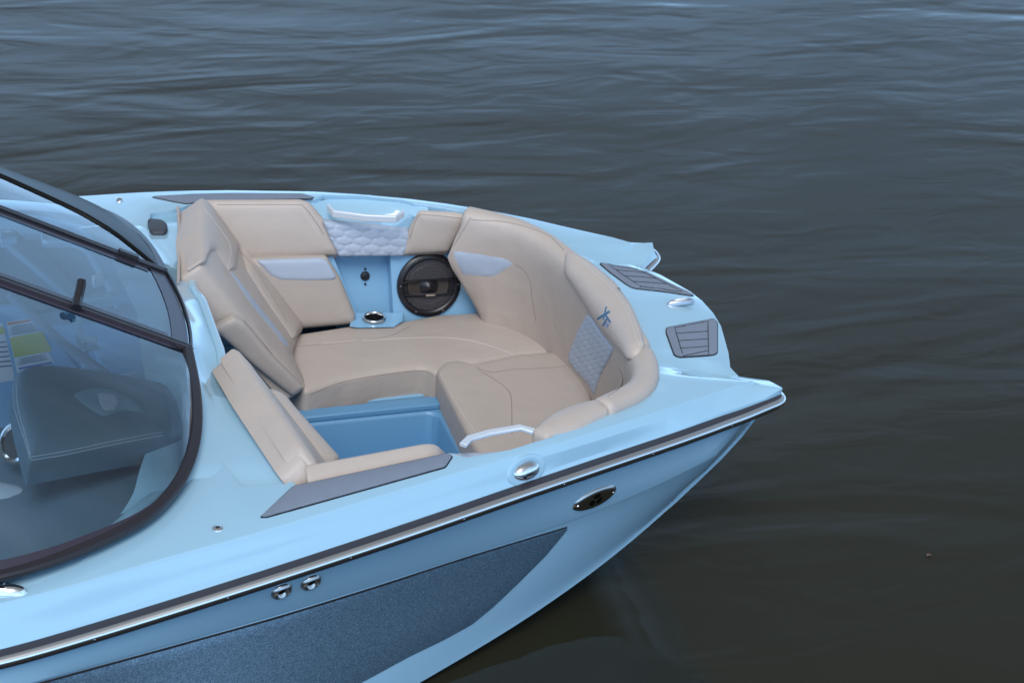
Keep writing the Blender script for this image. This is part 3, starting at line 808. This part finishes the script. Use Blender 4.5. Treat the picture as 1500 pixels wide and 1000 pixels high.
# ------------------------------------------------------------------ footwell with moulded basin
zw = -.55
outer = [(.30,.34),(1.02,.36),(1.02,-.36),(.30,-.34)]
q0, q1, q2 = Pz(463,634,zw), Pz(612,603,zw), Pz(645,606,zw)
xa, ya, xf = q0[0]-.02, q1[1]-.005, Pz(668,650,zw)[0]
hole = rc([(.36,ya),(xf,ya),(xf,-ya),(.36,-ya)], .05, 6)
V, fs, D = fill([np.array(p, float) for p in outer], .03, (), hole=hole)
vs = [Vector((x, y, zw)) for x, y in V]
H = [Vector((p[0], p[1], zw)) for p in resample(hole, .03)]
k = len(vs); n = len(H)
prof = [(0,0),(.004,-.004),(.008,-.012),(.016,-.155),(.04,-.180)]
cx, cy = np.mean([p.x for p in H]), 0
faces = [f if (vs[f[1]]-vs[f[0]]).cross(vs[f[2]]-vs[f[0]]).z > 0 else f[::-1] for f in fs]
for ins, dz in prof:
    for p in H:
        vs.append(Vector((p.x-math.copysign(min(ins, abs(p.x-cx)), p.x-cx), p.y-math.copysign(min(ins, abs(p.y)), p.y), zw+dz)))
for j in range(len(prof)-1):
    for i in range(n):
        a, b = k+j*n+i, k+j*n+(i+1) % n; faces.append([a, b, b+n, a+n])
faces.append([k+(len(prof)-1)*n+i for i in range(n)])
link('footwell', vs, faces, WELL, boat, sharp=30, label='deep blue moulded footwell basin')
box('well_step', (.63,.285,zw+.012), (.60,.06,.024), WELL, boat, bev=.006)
box('bow_floor', (.38,0,-.752), (1.04,1.0,.025), GELIN, boat)
box('bow_liner', (1.12,0,-.62), (.42,.9,.06), GELIN, boat)
for s_ in (1, -1): box('seat_base', (.52,.54*s_,-.60), (.76,.34,.10), GELIN, boat)

# ------------------------------------------------------------------ bulkhead strip between windscreen and bow
bpf = sorted([(y, x, z) for x, y, z in WSB if y < 1.1])
ys = np.linspace(-1.0, 1.0, 81); rows_ = []
for y in ys:
    ay = abs(y); xb = float(np.interp(ay, [0, .28]+[b[0] for b in bpf[1:]], [-.045, -.068]+[b[1] for b in bpf[1:]]))
    zb = float(np.interp(ay, [0]+[b[0] for b in bpf], [.085]+[b[2] for b in bpf]))
    k = min(1, max(0, (ay-.17)/.22)); k = k*k*(3-2*k)
    xo = .045+.13*(ay-.28)*min(1, max(0, (1.10-ay)/.1)); xf_ = (.066)*(1-k)+xo*k; zf = .020*(1-k)+.002*k
    k2 = min(1, max(0, (1.0-ay)/.16)); k2 = k2*k2*(3-2*k2); zb = zb*k2-.022*(1-k2); zf = zf*k2-.006*(1-k2)
    rows_.append([Vector((xb-.14, y, zb-.014)), Vector((xb-.012, y, zb-.010)), Vector((xb+.014, y, zb-.024)), Vector((xb+.34*(xf_-xb), y, zf+.35*(zb-zf)-.014)), Vector((xf_-.030, y, zf-.010)), Vector((xf_-.020, y, zf)), Vector((xf_-.006, y, zf)), Vector((xf_, y, zf-.006)), Vector((xf_+.004, y, zf-.10)), Vector((xf_+.02, y, -.50))])
bk = grid('bulkhead', rows_, GEL, boat, sharp=60, flip=True)
onbk = on_bvh(bvh(bk, deck))
cap = pad('vent_cap', [(216,327,3),(219,324,3),(238,326,5),(246,333,6),(244,343,5),(240,345,3),(223,345,3),(219,340,3)], onbk, VENT, boat, T=.010, r=.008, depth=.012, lift=.008, step=3, corner=3, smoothn=20, label='small dark rubber cap')

# ------------------------------------------------------------------ windscreen
def xyz(c): return [Vector(p) for p in c]
base_half = crm([(x, y, z) for x, y, z in WSB], 6)
for _ in range(12):
    base_half = [base_half[0]]+[(base_half[i-1]+base_half[i]*2+base_half[i+1])/4 for i in range(1, len(base_half)-1)]+[base_half[-1]]
slope = .515
def wz(X): return .082+slope*(-.068-X)
def pane_pt(X, t):
    t = max(0, t)
    bs = sorted([(p.x, p.y, p.z) for p in base_half]); yb = float(np.interp(X, [b[0] for b in bs], [b[1] for b in bs])); zb = float(np.interp(X, [b[0] for b in bs], [b[2] for b in bs]))
    y = .28+(yb-.28)*t; z = zb+(wz(X)-zb)*(1-t**3.1)
    return Vector((X, y, z))
XP = [-.0681]+[-.068-.95*(k/26)**1.25 for k in range(1, 27)]
ts = [1-(1-k/18)**1.3 for k in range(19)]
def panel(t0, t1, name, m, par, offn=0, xlim=(-2, 1)):
    rows_ = []
    for X in XP:
        if not (xlim[0] <= X <= xlim[1]): continue
        ta, tb = t0(X), t1(X)
        r_ = []
        for k in range(17):
            t = ta+(tb-ta)*k/16; p = pane_pt(X, t)
            if offn:
                t = min(t, .98); a_ = pane_pt(X-.01, t)-pane_pt(X, t); b_ = pane_pt(X, t+.01)-pane_pt(X, t); nn = a_.cross(b_).normalized()
                if nn.z < 0: nn = -nn
                p = p+nn*offn
            r_.append(p)
        rows_.append(r_)
    return grid(name, rows_, m, par, sharp=80, face=(.5,0,1))
ws = panel(lambda X: .02, lambda X: .99, 'windscreen_pane', GLASS, boat)
def frit_in(X):
    yb = pane_pt(X, 1).y; return max(.03, 1-.10/(yb-.28+1e-6)*(1+1.0*max(0, min(1, (-.2-X)/.3))) if yb > .40 else .03)
wsm = mirror(ws)
def strip(t0, t1, m, xlim=(-2, 1)):
    o = panel(t0, t1, 'glass_band', m, wsm, offn=.001, xlim=xlim); sd_ = o.modifiers.new('solid', 'SOLIDIFY'); sd_.thickness = .009; sd_.offset = 1 if False else 0; return o
REFL = mat('painted_reflection', (.007,.007,.0065), .3, spec=.12)
o_ = strip(lambda X: float(np.interp(X, [-.9,-.5,-.3,-.2,-.12,-.07], [.42,.36,.33,.28,.16,.05])), lambda X: .995, REFL); o_.parent = ws  # dark reflection in the port pane, painted as a near-black strip
def mborder(o):
    mirror(o, wsm); bpy.data.objects.remove(o)
mborder(strip(lambda X: 1-(.020+.006*min(1, max(0, (-.15-X)/.3)))/(pane_pt(X, 1).y-.28+.01) if pane_pt(X, 1).y > .36 else .6, lambda X: .995, FRIT))
mborder(strip(lambda X: .0, lambda X: min(.9, .034/max(.05, pane_pt(X, 1).y-.28)), FRIT, xlim=(-2, -.10)))
basebar = [p+Vector((0, 0, .004)) for p in base_half]
frm = sweep('windscreen_frame', basebar, rect(.034, .024, .006), FRM, boat, up=(.25, .1, 1))
mirror(frm)
# centre pane, curved front edge
rows_ = []
def front_x(y): return -.068+.022*(1-(y/.28)**2)
for k in range(15):
    y = -.262+.524*k/14; fx = front_x(y)+.004
    rows_.append([Vector((fx+(-1.02-fx)*j/10, y, wz(fx+(-1.02-fx)*j/10)+.004)) for j in range(11)])
cp = grid('centre_pane', rows_, GLASS, boat, sharp=80, face=(.5,0,1))
rows_ = []
for k in range(15):
    y = -.262+.524*k/14; fx = front_x(y)+.003
    rows_.append([Vector((fx-.05*j/3, y, wz(fx-.05*j/3)+.0065)) for j in range(4)])
grid('glass_band', rows_, FRIT, cp, sharp=80)
for s_ in (-1, 1):
    grid('glass_band', [[Vector((x, s_*(.262-.036*j/2), wz(x)+.0065)) for j in range(3)] for x in (-.12, -.5, -1.02)], FRIT, cp, sharp=80)
fe = [Vector((front_x(y)+.012, y, wz(front_x(y))+.002)) for y in np.linspace(-.275, .275, 17)]
sweep('front_seal', fe, rect(.008, .016, .002), BLK, cp, up=(.4, 0, 1))
for s_ in (-1, 1):
    a, b = Vector((-.055, s_*.280, wz(-.055)+.002)), Vector((-1.05, s_*.280, wz(-1.05)+.002))
    for dy, w, mt in ((-.009, .011, BLK), (.009, .011, RUB)):
        sweep('windscreen_post', [a+Vector((0, dy*s_, 0)), (a+b)/2+Vector((0, dy*s_, 0)), b+Vector((0, dy*s_, 0))], rect(w, .026, .002), mt, boat, up=(.5, 0, 1))
top_ = [pane_pt(-1.018, t) for t in np.linspace(0, 1, 14)]
for s_ in (-1, 1):
    sweep('top_rail', [Vector((p.x, p.y*s_, p.z)) for p in top_], rect(.03, .03, .005), RUB, boat, up=(.4, 0, 1))
sweep('top_rail', [Vector((-1.02, -.28, wz(-1.02))), Vector((-1.02, .28, wz(-1.02)))], rect(.03, .03, .005), RUB, boat, up=(.4, 0, 1))
# hinge and latch
hp = at(187, 379, Y=.28); sweep('hinge', [hp+Vector((-.030, 0, .024)), hp+Vector((.030, 0, -.006))], rect(.034, .03, .006), BLK, boat, up=(.5, 0, 1))
lp = at(113, 448, Y=-.28)
la = sweep('latch', [lp+Vector((-.005, -.036, .012)), lp+Vector((.0, -.01, .016)), lp+Vector((.004, .012, .018))], rect(.030, .022, .006), BLK, boat, up=(0, 0, 1))
sweep('latch_knob', [lp+Vector((.004, .010, .016)), lp+Vector((.018, .050, .040)), lp+Vector((.022, .066, .050))], circ(.0145, 14), BLK, la, up=(0, .3, 1))

# ------------------------------------------------------------------ cockpit behind the windscreen
box('cockpit_floor', (-2.15,0,-.735), (4.0,2.2,.03), SLATE, boat, bev=0)
# port console top with moulded rim, and starboard dash
def zp(name, px, z, m, par=boat, T=.006, r=.01, depth=.03, corner=6, step=9, lift=0, label=None, **k):
    return pad(name, px, on_plane((Vector((0, 0, z)), Vector((0, 0, 1)))), m, par, T=T, r=r, depth=depth, corner=corner, step=step, lift=lift, label=label, **k)
pc = link('port_console', [Vector(p) for p in [(-.14,.31,-.10),(-.9,.31,-.10),(-.9,1.2,-.10),(-.14,.98,-.10),(-.14,.31,-.82),(-.9,.31,-.82)]], [[0,3,2,1],[0,1,5,4]], GELIN, boat)
zp('console_rim', [(60,336),(118,335),(134,342),(158,380),(188,428),(240,404),(243,412),(168,442),(150,408),(122,360),(108,352),(60,353)], -.045, GEL, pc, corner=5)
zp('console_recess', [(-20,352),(108,352),(124,362),(165,430),(80,450),(-20,470)], -.085, SLATE, pc)
zp('console_pad', [(18,335),(70,375),(130,440),(112,446),(48,390),(0,350)], -.060, SLATE, pc)
zp('console_shelf', [(88,438),(160,428),(236,410),(238,416),(160,436),(95,449)], -.02, GEL, pc, corner=2)
zp('console_plate', [(134,404),(150,399),(153,406),(137,411)], -.03, PAPER, pc, corner=1, step=4)
zp('console_plate', [(0,340),(20,339),(26,350),(0,352)], -.035, GEL, pc, corner=2, step=4)
# inner starboard-facing wall of the port console carries the safety labels
Yw = .30
lw = plane_of((0, Yw, 0), (-.5, Yw, 0), (0, Yw, -.5)); onL = on_plane(lw)
cw = pad('console_wall', [(-60,452),(36,448),(60,466),(98,520),(130,560),(130,640),(-60,640)], onL, GELIN, boat, T=.002, r=.004, depth=.02, corner=3, step=12)
def lab(name, px, m, lift, par): return pad(name, px, onL, m, par, T=.0006, r=.001, depth=.001, corner=.8, step=6, lift=.0025+lift)
L1 = lab('warning_label', [(9,471),(48,465),(79,531),(25,546)], PAPER, .0, cw)
lab('label_header', [(10,472),(48,466),(50,469),(11,476)], REDL, .0012, L1)
lab('label_block', [(14,494),(62,485),(76,513),(21,523)], YEL, .0012, L1)
for k in range(5): lab('label_text', [(13,478.5+k*2.7),(52+k*1.3,472+k*2.6),(52.4+k*1.3,473.1+k*2.6),(13.3,479.6+k*2.7)], INK, .0012, L1)
for k in range(3): lab('label_text', [(26,526+k*3.0),(66+k*2,518+k*3.0),(66.4+k*2,519.2+k*3.0),(26.3,527.2+k*3.0)], INK, .0012, L1)
lab('label_text', [(27,538),(76,529),(76.6,531.2),(27.5,540.4)], INKB, .0014, L1)
L2 = lab('warning_label', [(-60,478),(4,472),(20,545),(20,556),(-60,570)], PAPER, .0, cw)
lab('label_block', [(-60,484),(5,478),(8,488),(-60,497)], YEL, .0012, L2)
for k in range(6): lab('label_text', [(-60,505+k*7),(9+k*1.6,499+k*7),(9.4+k*1.6,500.6+k*7),(-60,506.8+k*7)], INK, .0012, L2)
# gas strut and hinge plates of the walkway door
sweep('gas_strut', [at(14,430,Y=.12), at(90,502,Y=.06), at(166,556,Y=.0)], circ(.016, 12), SLATE, boat)
pl = plane_of((0, .1, 0), (-.5, .1, 0), (0, .1, -.5))
hg = pad('hinge_plate', [(105,468),(118,466),(124,494),(143,494),(145,512),(129,516),(137,545),(122,548)], on_plane(pl), GEL, boat, T=.003, r=.004, depth=.006, corner=2, step=5)
for q_ in ((122,501),(139,498),(124,513),(141,509)): 
    p_, n_ = on_plane(pl)(*q_); lathe('screw', [(.0, .003), (.003, .002), (.004, .0)], p_+n_*.004, n_, CHR, hg, n=10)
zp('walkway_step', [(150,555),(220,538),(262,520),(264,532),(232,556),(200,572)], -.03, GEL, boat, corner=3)
zp('walkway_panel', [(120,450),(236,424),(262,512),(230,530),(150,548)], -.20, GELIN, boat, corner=4)
zp('walkway_hatch', [(185,452),(228,446),(240,492),(205,498)], -.19, SLATE, boat, corner=4)
# starboard dash
dash = link('dash', [Vector(p) for p in [(-.12,-.30,-.07),(-.12,-.60,-.06),(-.17,-.85,-.04),(-.26,-1.0,-.03),(-.5,-1.19,-.02),(-1.0,-1.34,-.02),(-1.0,-.30,-.16)]], [[0,6,5,4,3,2,1]], NAVYV, boat)
bn = plane_of((-.16,-.5,.045), (-.16,-.9,.030), (-.6,-.6,.13)); onbn = on_plane(bn)
hood = pad('instrument_hood', [(18,575,8),(20,552,14),(45,540,16),(82,540),(150,548),(240,566,10),(254,580,12),(264,606),(268,640,6),(240,645),(150,660),(42,680,4),(32,640),(22,600)], onbn, NAVYV, boat, T=.030, r=.035, puff=.016, depth=.07, corner=12, step=8)
fhd = on_bvh(bvh(hood))
for dy in (0, 5): seam([(19+dy,565),(22+dy,600),(38+dy*.6,650),(44,671-dy)], fhd, hood, SILV, r=.0016, name='stitching')
for dy in (0, 5): seam([(46,674-dy),(100,665-dy),(170,650-dy),(240,637-dy)], fhd, hood, SILV, r=.0016, name='stitching')
em = pad('hood_emblem', [(106,578,4),(130,568,10),(165,570,12),(196,586,8),(212,604,3),(180,600,8),(150,610),(122,592)], fhd, SLATE, hood, T=.004, r=.006, depth=.002, corner=6, step=5, smoothn=4)
pad('emblem_grille', [(142,576),(168,578),(174,590),(168,602),(152,604),(144,592)], fhd, SILV, em, T=.003, r=.006, depth=.002, corner=5, step=4, lift=.003, smoothn=4)
bz = plane_of((-.62,-.75,.02), (-.6,-.9,.02), (-.66,-.8,-.2))
lathe('gauge_bezel', [(.045,.0),(.05,.008),(.058,.006),(.062,-.006)], at(22,648,Z=.02), (-.7,-.5,.5), CHR, boat, n=30)
lathe('gauge_face', [(.0,.0),(.048,.0)], at(22,648,Z=.02), (-.7,-.5,.5), BLK, boat, n=30)
# helm seat shapes glimpsed below the dash
zp('helm_trim', [(-40,700),(40,715),(75,742),(95,790),(60,800),(40,765),(-40,735)], -.10, SILV, boat, T=.02, r=.03, depth=.05, corner=18)
zp('helm_trim', [(100,690),(122,685),(104,775),(88,790)], -.12, SLATE, boat, T=.01, r=.02, depth=.05, corner=4)
# chrome mirror / cleat at the left edge
q_, n_ = ondeck(6, 866)
lathe('side_cleat', [(.0,.022),(.012,.020),(.020,.012),(.023,.0)], q_, n_, CHR, boat, n=30, sx=2.6, xdir=(1,-.3,0))
# aft cockpit so that the boat is complete behind the windscreen
box('stern_seat', (-3.4,0,-.45), (.6,2.1,.5), TAN, boat, bev=.05)
box('stern_backrest', (-3.75,0,-.15), (.16,2.1,.6), TAN, boat, bev=.05)
box('sun_deck', (-4.0,0,-.03), (.36,2.2,.10), GEL, boat, bev=.03)
for s_ in (1, -1): box('cockpit_wall', (-2.4,1.12*s_,-.48), (3.4,.03,.70), GELIN, boat, bev=.004)

# ------------------------------------------------------------------ water
WZ = -.80
def water():
    m = bpy.data.materials.new('lake_water'); m.use_nodes = True; nt = m.node_tree; b = nt.nodes['Principled BSDF']
    b.inputs['Base Color'].default_value = (.0200,.0185,.0105,1); b.inputs['Roughness'].default_value = .06; b.inputs['IOR'].default_value = 1.33
    tc = nt.nodes.new('ShaderNodeTexCoord')
    def layer(scale, sx, sy, rot, det, dist=0, rough=.5):
        mp = nt.nodes.new('ShaderNodeMapping'); mp.inputs['Rotation'].default_value = (0, 0, R(rot)); mp.inputs['Scale'].default_value = (sx, sy, 1)
        nt.links.new(tc.outputs['Object'], mp.inputs['Vector'])
        n = nt.nodes.new('ShaderNodeTexNoise'); n.inputs['Scale'].default_value = scale; n.inputs['Detail'].default_value = det; n.inputs['Distortion'].default_value = dist; n.inputs['Roughness'].default_value = rough
        nt.links.new(mp.outputs[0], n.inputs['Vector']); return n.outputs['Fac']
    A = layer(1.0, .6, 1.7, 12, 2, .9, .42); B = layer(3.0, .6, 1.4, 26, 2, 1.0, .45); Cc = layer(.40, .7, 1.3, -8, 1.5, .5)
    # ripples are livelier away from the boat
    sep = nt.nodes.new('ShaderNodeSeparateXYZ'); nt.links.new(tc.outputs['Object'], sep.inputs[0])
    mr = nt.nodes.new('ShaderNodeMapRange'); mr.inputs['From Min'].default_value = -2.5; mr.inputs['From Max'].default_value = 4.5; mr.inputs['To Min'].default_value = .62; mr.inputs['To Max'].default_value = 1
    nt.links.new(sep.outputs['Y'], mr.inputs['Value'])
    def mul(a, k):
        n = nt.nodes.new('ShaderNodeMath'); n.operation = 'MULTIPLY'; nt.links.new(a, n.inputs[0])
        if isinstance(k, float): n.inputs[1].default_value = k
        else: nt.links.new(k, n.inputs[1])
        return n.outputs[0]
    def add(a, c):
        n = nt.nodes.new('ShaderNodeMath'); nt.links.new(a, n.inputs[0]); nt.links.new(c, n.inputs[1]); return n.outputs[0]
    D_ = layer(5.5, .8, 1.3, 40, 2, .6, .5)
    h = add(add(mul(A, .34), mul(B, .06)), mul(Cc, .5)); h = add(mul(h, mr.outputs[0]), add(mul(D_, .012), mul(B, .02)))
    bp = nt.nodes.new('ShaderNodeBump'); bp.inputs['Strength'].default_value = 1; bp.inputs['Distance'].default_value = .058
    nt.links.new(h, bp.inputs['Height']); nt.links.new(bp.outputs[0], b.inputs['Normal'])
    return m
S = 1500
wat = link('water', [Vector((-S,-S,WZ)), Vector((S,-S,WZ)), Vector((S,S,WZ)), Vector((-S,S,WZ))], [[0,1,2,3]], water())
wat['kind'] = 'structure'

# a dead leaf adrift to the right of the boat
c0 = at(1360, 812, Z=WZ+.004); vs = [c0+Vector((0, 0, .002))]
for k in range(20):
    a_ = 2*math.pi*k/20; rr = .011*(.55+.45*abs(math.cos(2.5*a_))); vs.append(c0+Vector((rr*math.cos(a_), rr*math.sin(a_), .002*math.sin(3*a_))))
leaf = link('floating_leaf', vs, [[0, 1+k, 1+(k+1) % 20] for k in range(20)], mat('dead_leaf', (.10,.055,.045), .7), None)
leaf['label'] = 'tiny reddish brown leaf floating on the dark water right of the boat'; leaf['category'] = 'leaf'
# ------------------------------------------------------------------ light
w = bpy.data.worlds.new('World'); bpy.context.scene.world = w; w.use_nodes = True; nt = w.node_tree
sky = nt.nodes.new('ShaderNodeTexSky'); sky.sky_type = 'NISHITA'; sky.sun_disc = False
EL, AZ = 52, -112     # soft light over the camera's left shoulder
sky.sun_elevation = R(EL); sky.sun_rotation = R(90-AZ); sky.air_density = 1.2; sky.dust_density = .8; sky.ozone_density = 2.0
# thin overcast: most of the sky's colour is evened out to a cool grey
bw = nt.nodes.new('ShaderNodeRGBToBW'); nt.links.new(sky.outputs[0], bw.inputs[0])
tint = nt.nodes.new('ShaderNodeMix'); tint.data_type = 'RGBA'; tint.blend_type = 'MULTIPLY'; tint.inputs['Factor'].default_value = 1; tint.inputs['B'].default_value = (.63,.94,1.43,1)
gtc = nt.nodes.new('ShaderNodeTexCoord'); gmp = nt.nodes.new('ShaderNodeMapping'); gmp.inputs['Scale'].default_value = (1,1,2.2); gn = nt.nodes.new('ShaderNodeTexNoise'); gn.inputs['Scale'].default_value = 2.6; gn.inputs['Detail'].default_value = 6; gn.inputs['Roughness'].default_value = .55; gn.inputs['Distortion'].default_value = .4
gr = nt.nodes.new('ShaderNodeMapRange'); gr.inputs['From Min'].default_value = .32; gr.inputs['From Max'].default_value = .68; gr.inputs['To Min'].default_value = .62; gr.inputs['To Max'].default_value = 1.3
nt.links.new(gtc.outputs['Generated'], gmp.inputs[0]); nt.links.new(gmp.outputs[0], gn.inputs['Vector']); nt.links.new(gn.outputs['Fac'], gr.inputs['Value'])
cl_ = nt.nodes.new('ShaderNodeMath'); cl_.operation = 'MULTIPLY'; nt.links.new(bw.outputs[0], cl_.inputs[0]); nt.links.new(gr.outputs[0], cl_.inputs[1]); nt.links.new(cl_.outputs[0], tint.inputs['A'])
gs = nt.nodes.new('ShaderNodeSeparateXYZ'); nt.links.new(gtc.outputs['Generated'], gs.inputs[0])
el = nt.nodes.new('ShaderNodeMapRange'); el.inputs['From Min'].default_value = .15; el.inputs['From Max'].default_value = .75; nt.links.new(gs.outputs['Z'], el.inputs['Value'])
tc2 = nt.nodes.new('ShaderNodeMix'); tc2.data_type = 'RGBA'; tc2.inputs['A'].default_value = (.72,1.28,2.05,1); tc2.inputs['B'].default_value = (.86,.94,.98,1)
nt.links.new(el.outputs[0], tc2.inputs['Factor']); nt.links.new(tc2.outputs['Result'], tint.inputs['B'])
mxs = nt.nodes.new('ShaderNodeMix'); mxs.data_type = 'RGBA'; mxs.inputs['Factor'].default_value = .9
nt.links.new(sky.outputs[0], mxs.inputs['A']); nt.links.new(tint.outputs['Result'], mxs.inputs['B'])
nt.links.new(mxs.outputs['Result'], nt.nodes['Background'].inputs['Color']); nt.nodes['Background'].inputs['Strength'].default_value = .13
sd = bpy.data.lights.new('sun', 'SUN'); sd.energy = 1.35; sd.angle = R(30); sd.color = (.98,.97,.95)
so_ = bpy.data.objects.new('sun', sd); C.objects.link(so_)
dirv = Vector((math.cos(R(EL))*math.cos(R(AZ)), math.cos(R(EL))*math.sin(R(AZ)), math.sin(R(EL))))
so_.rotation_euler = dirv.to_track_quat('Z', 'Y').to_euler()

# ------------------------------------------------------------------ camera object and settings
cd = bpy.data.cameras.new('camera'); cam = bpy.data.objects.new('camera', cd); C.objects.link(cam)
M = Matrix((RX, UX, -FX)).transposed().to_4x4(); M.translation = EYE; cam.matrix_world = M
cd.sensor_width = 36; cd.lens = F_*1000/1500*36; cd.clip_end = 5000; cd.clip_start = .05
cd.dof.use_dof = True; cd.dof.focus_distance = 5.55; cd.dof.aperture_fstop = 5.0
sc = bpy.context.scene; sc.camera = cam
sc.view_settings.view_transform = 'Standard'; sc.view_settings.look = 'None'; sc.view_settings.gamma = 1; sc.view_settings.exposure = .62
sc.cycles.max_bounces = 8; sc.cycles.transparent_max_bounces = 16; sc.cycles.caustics_reflective = False; sc.cycles.caustics_refractive = False
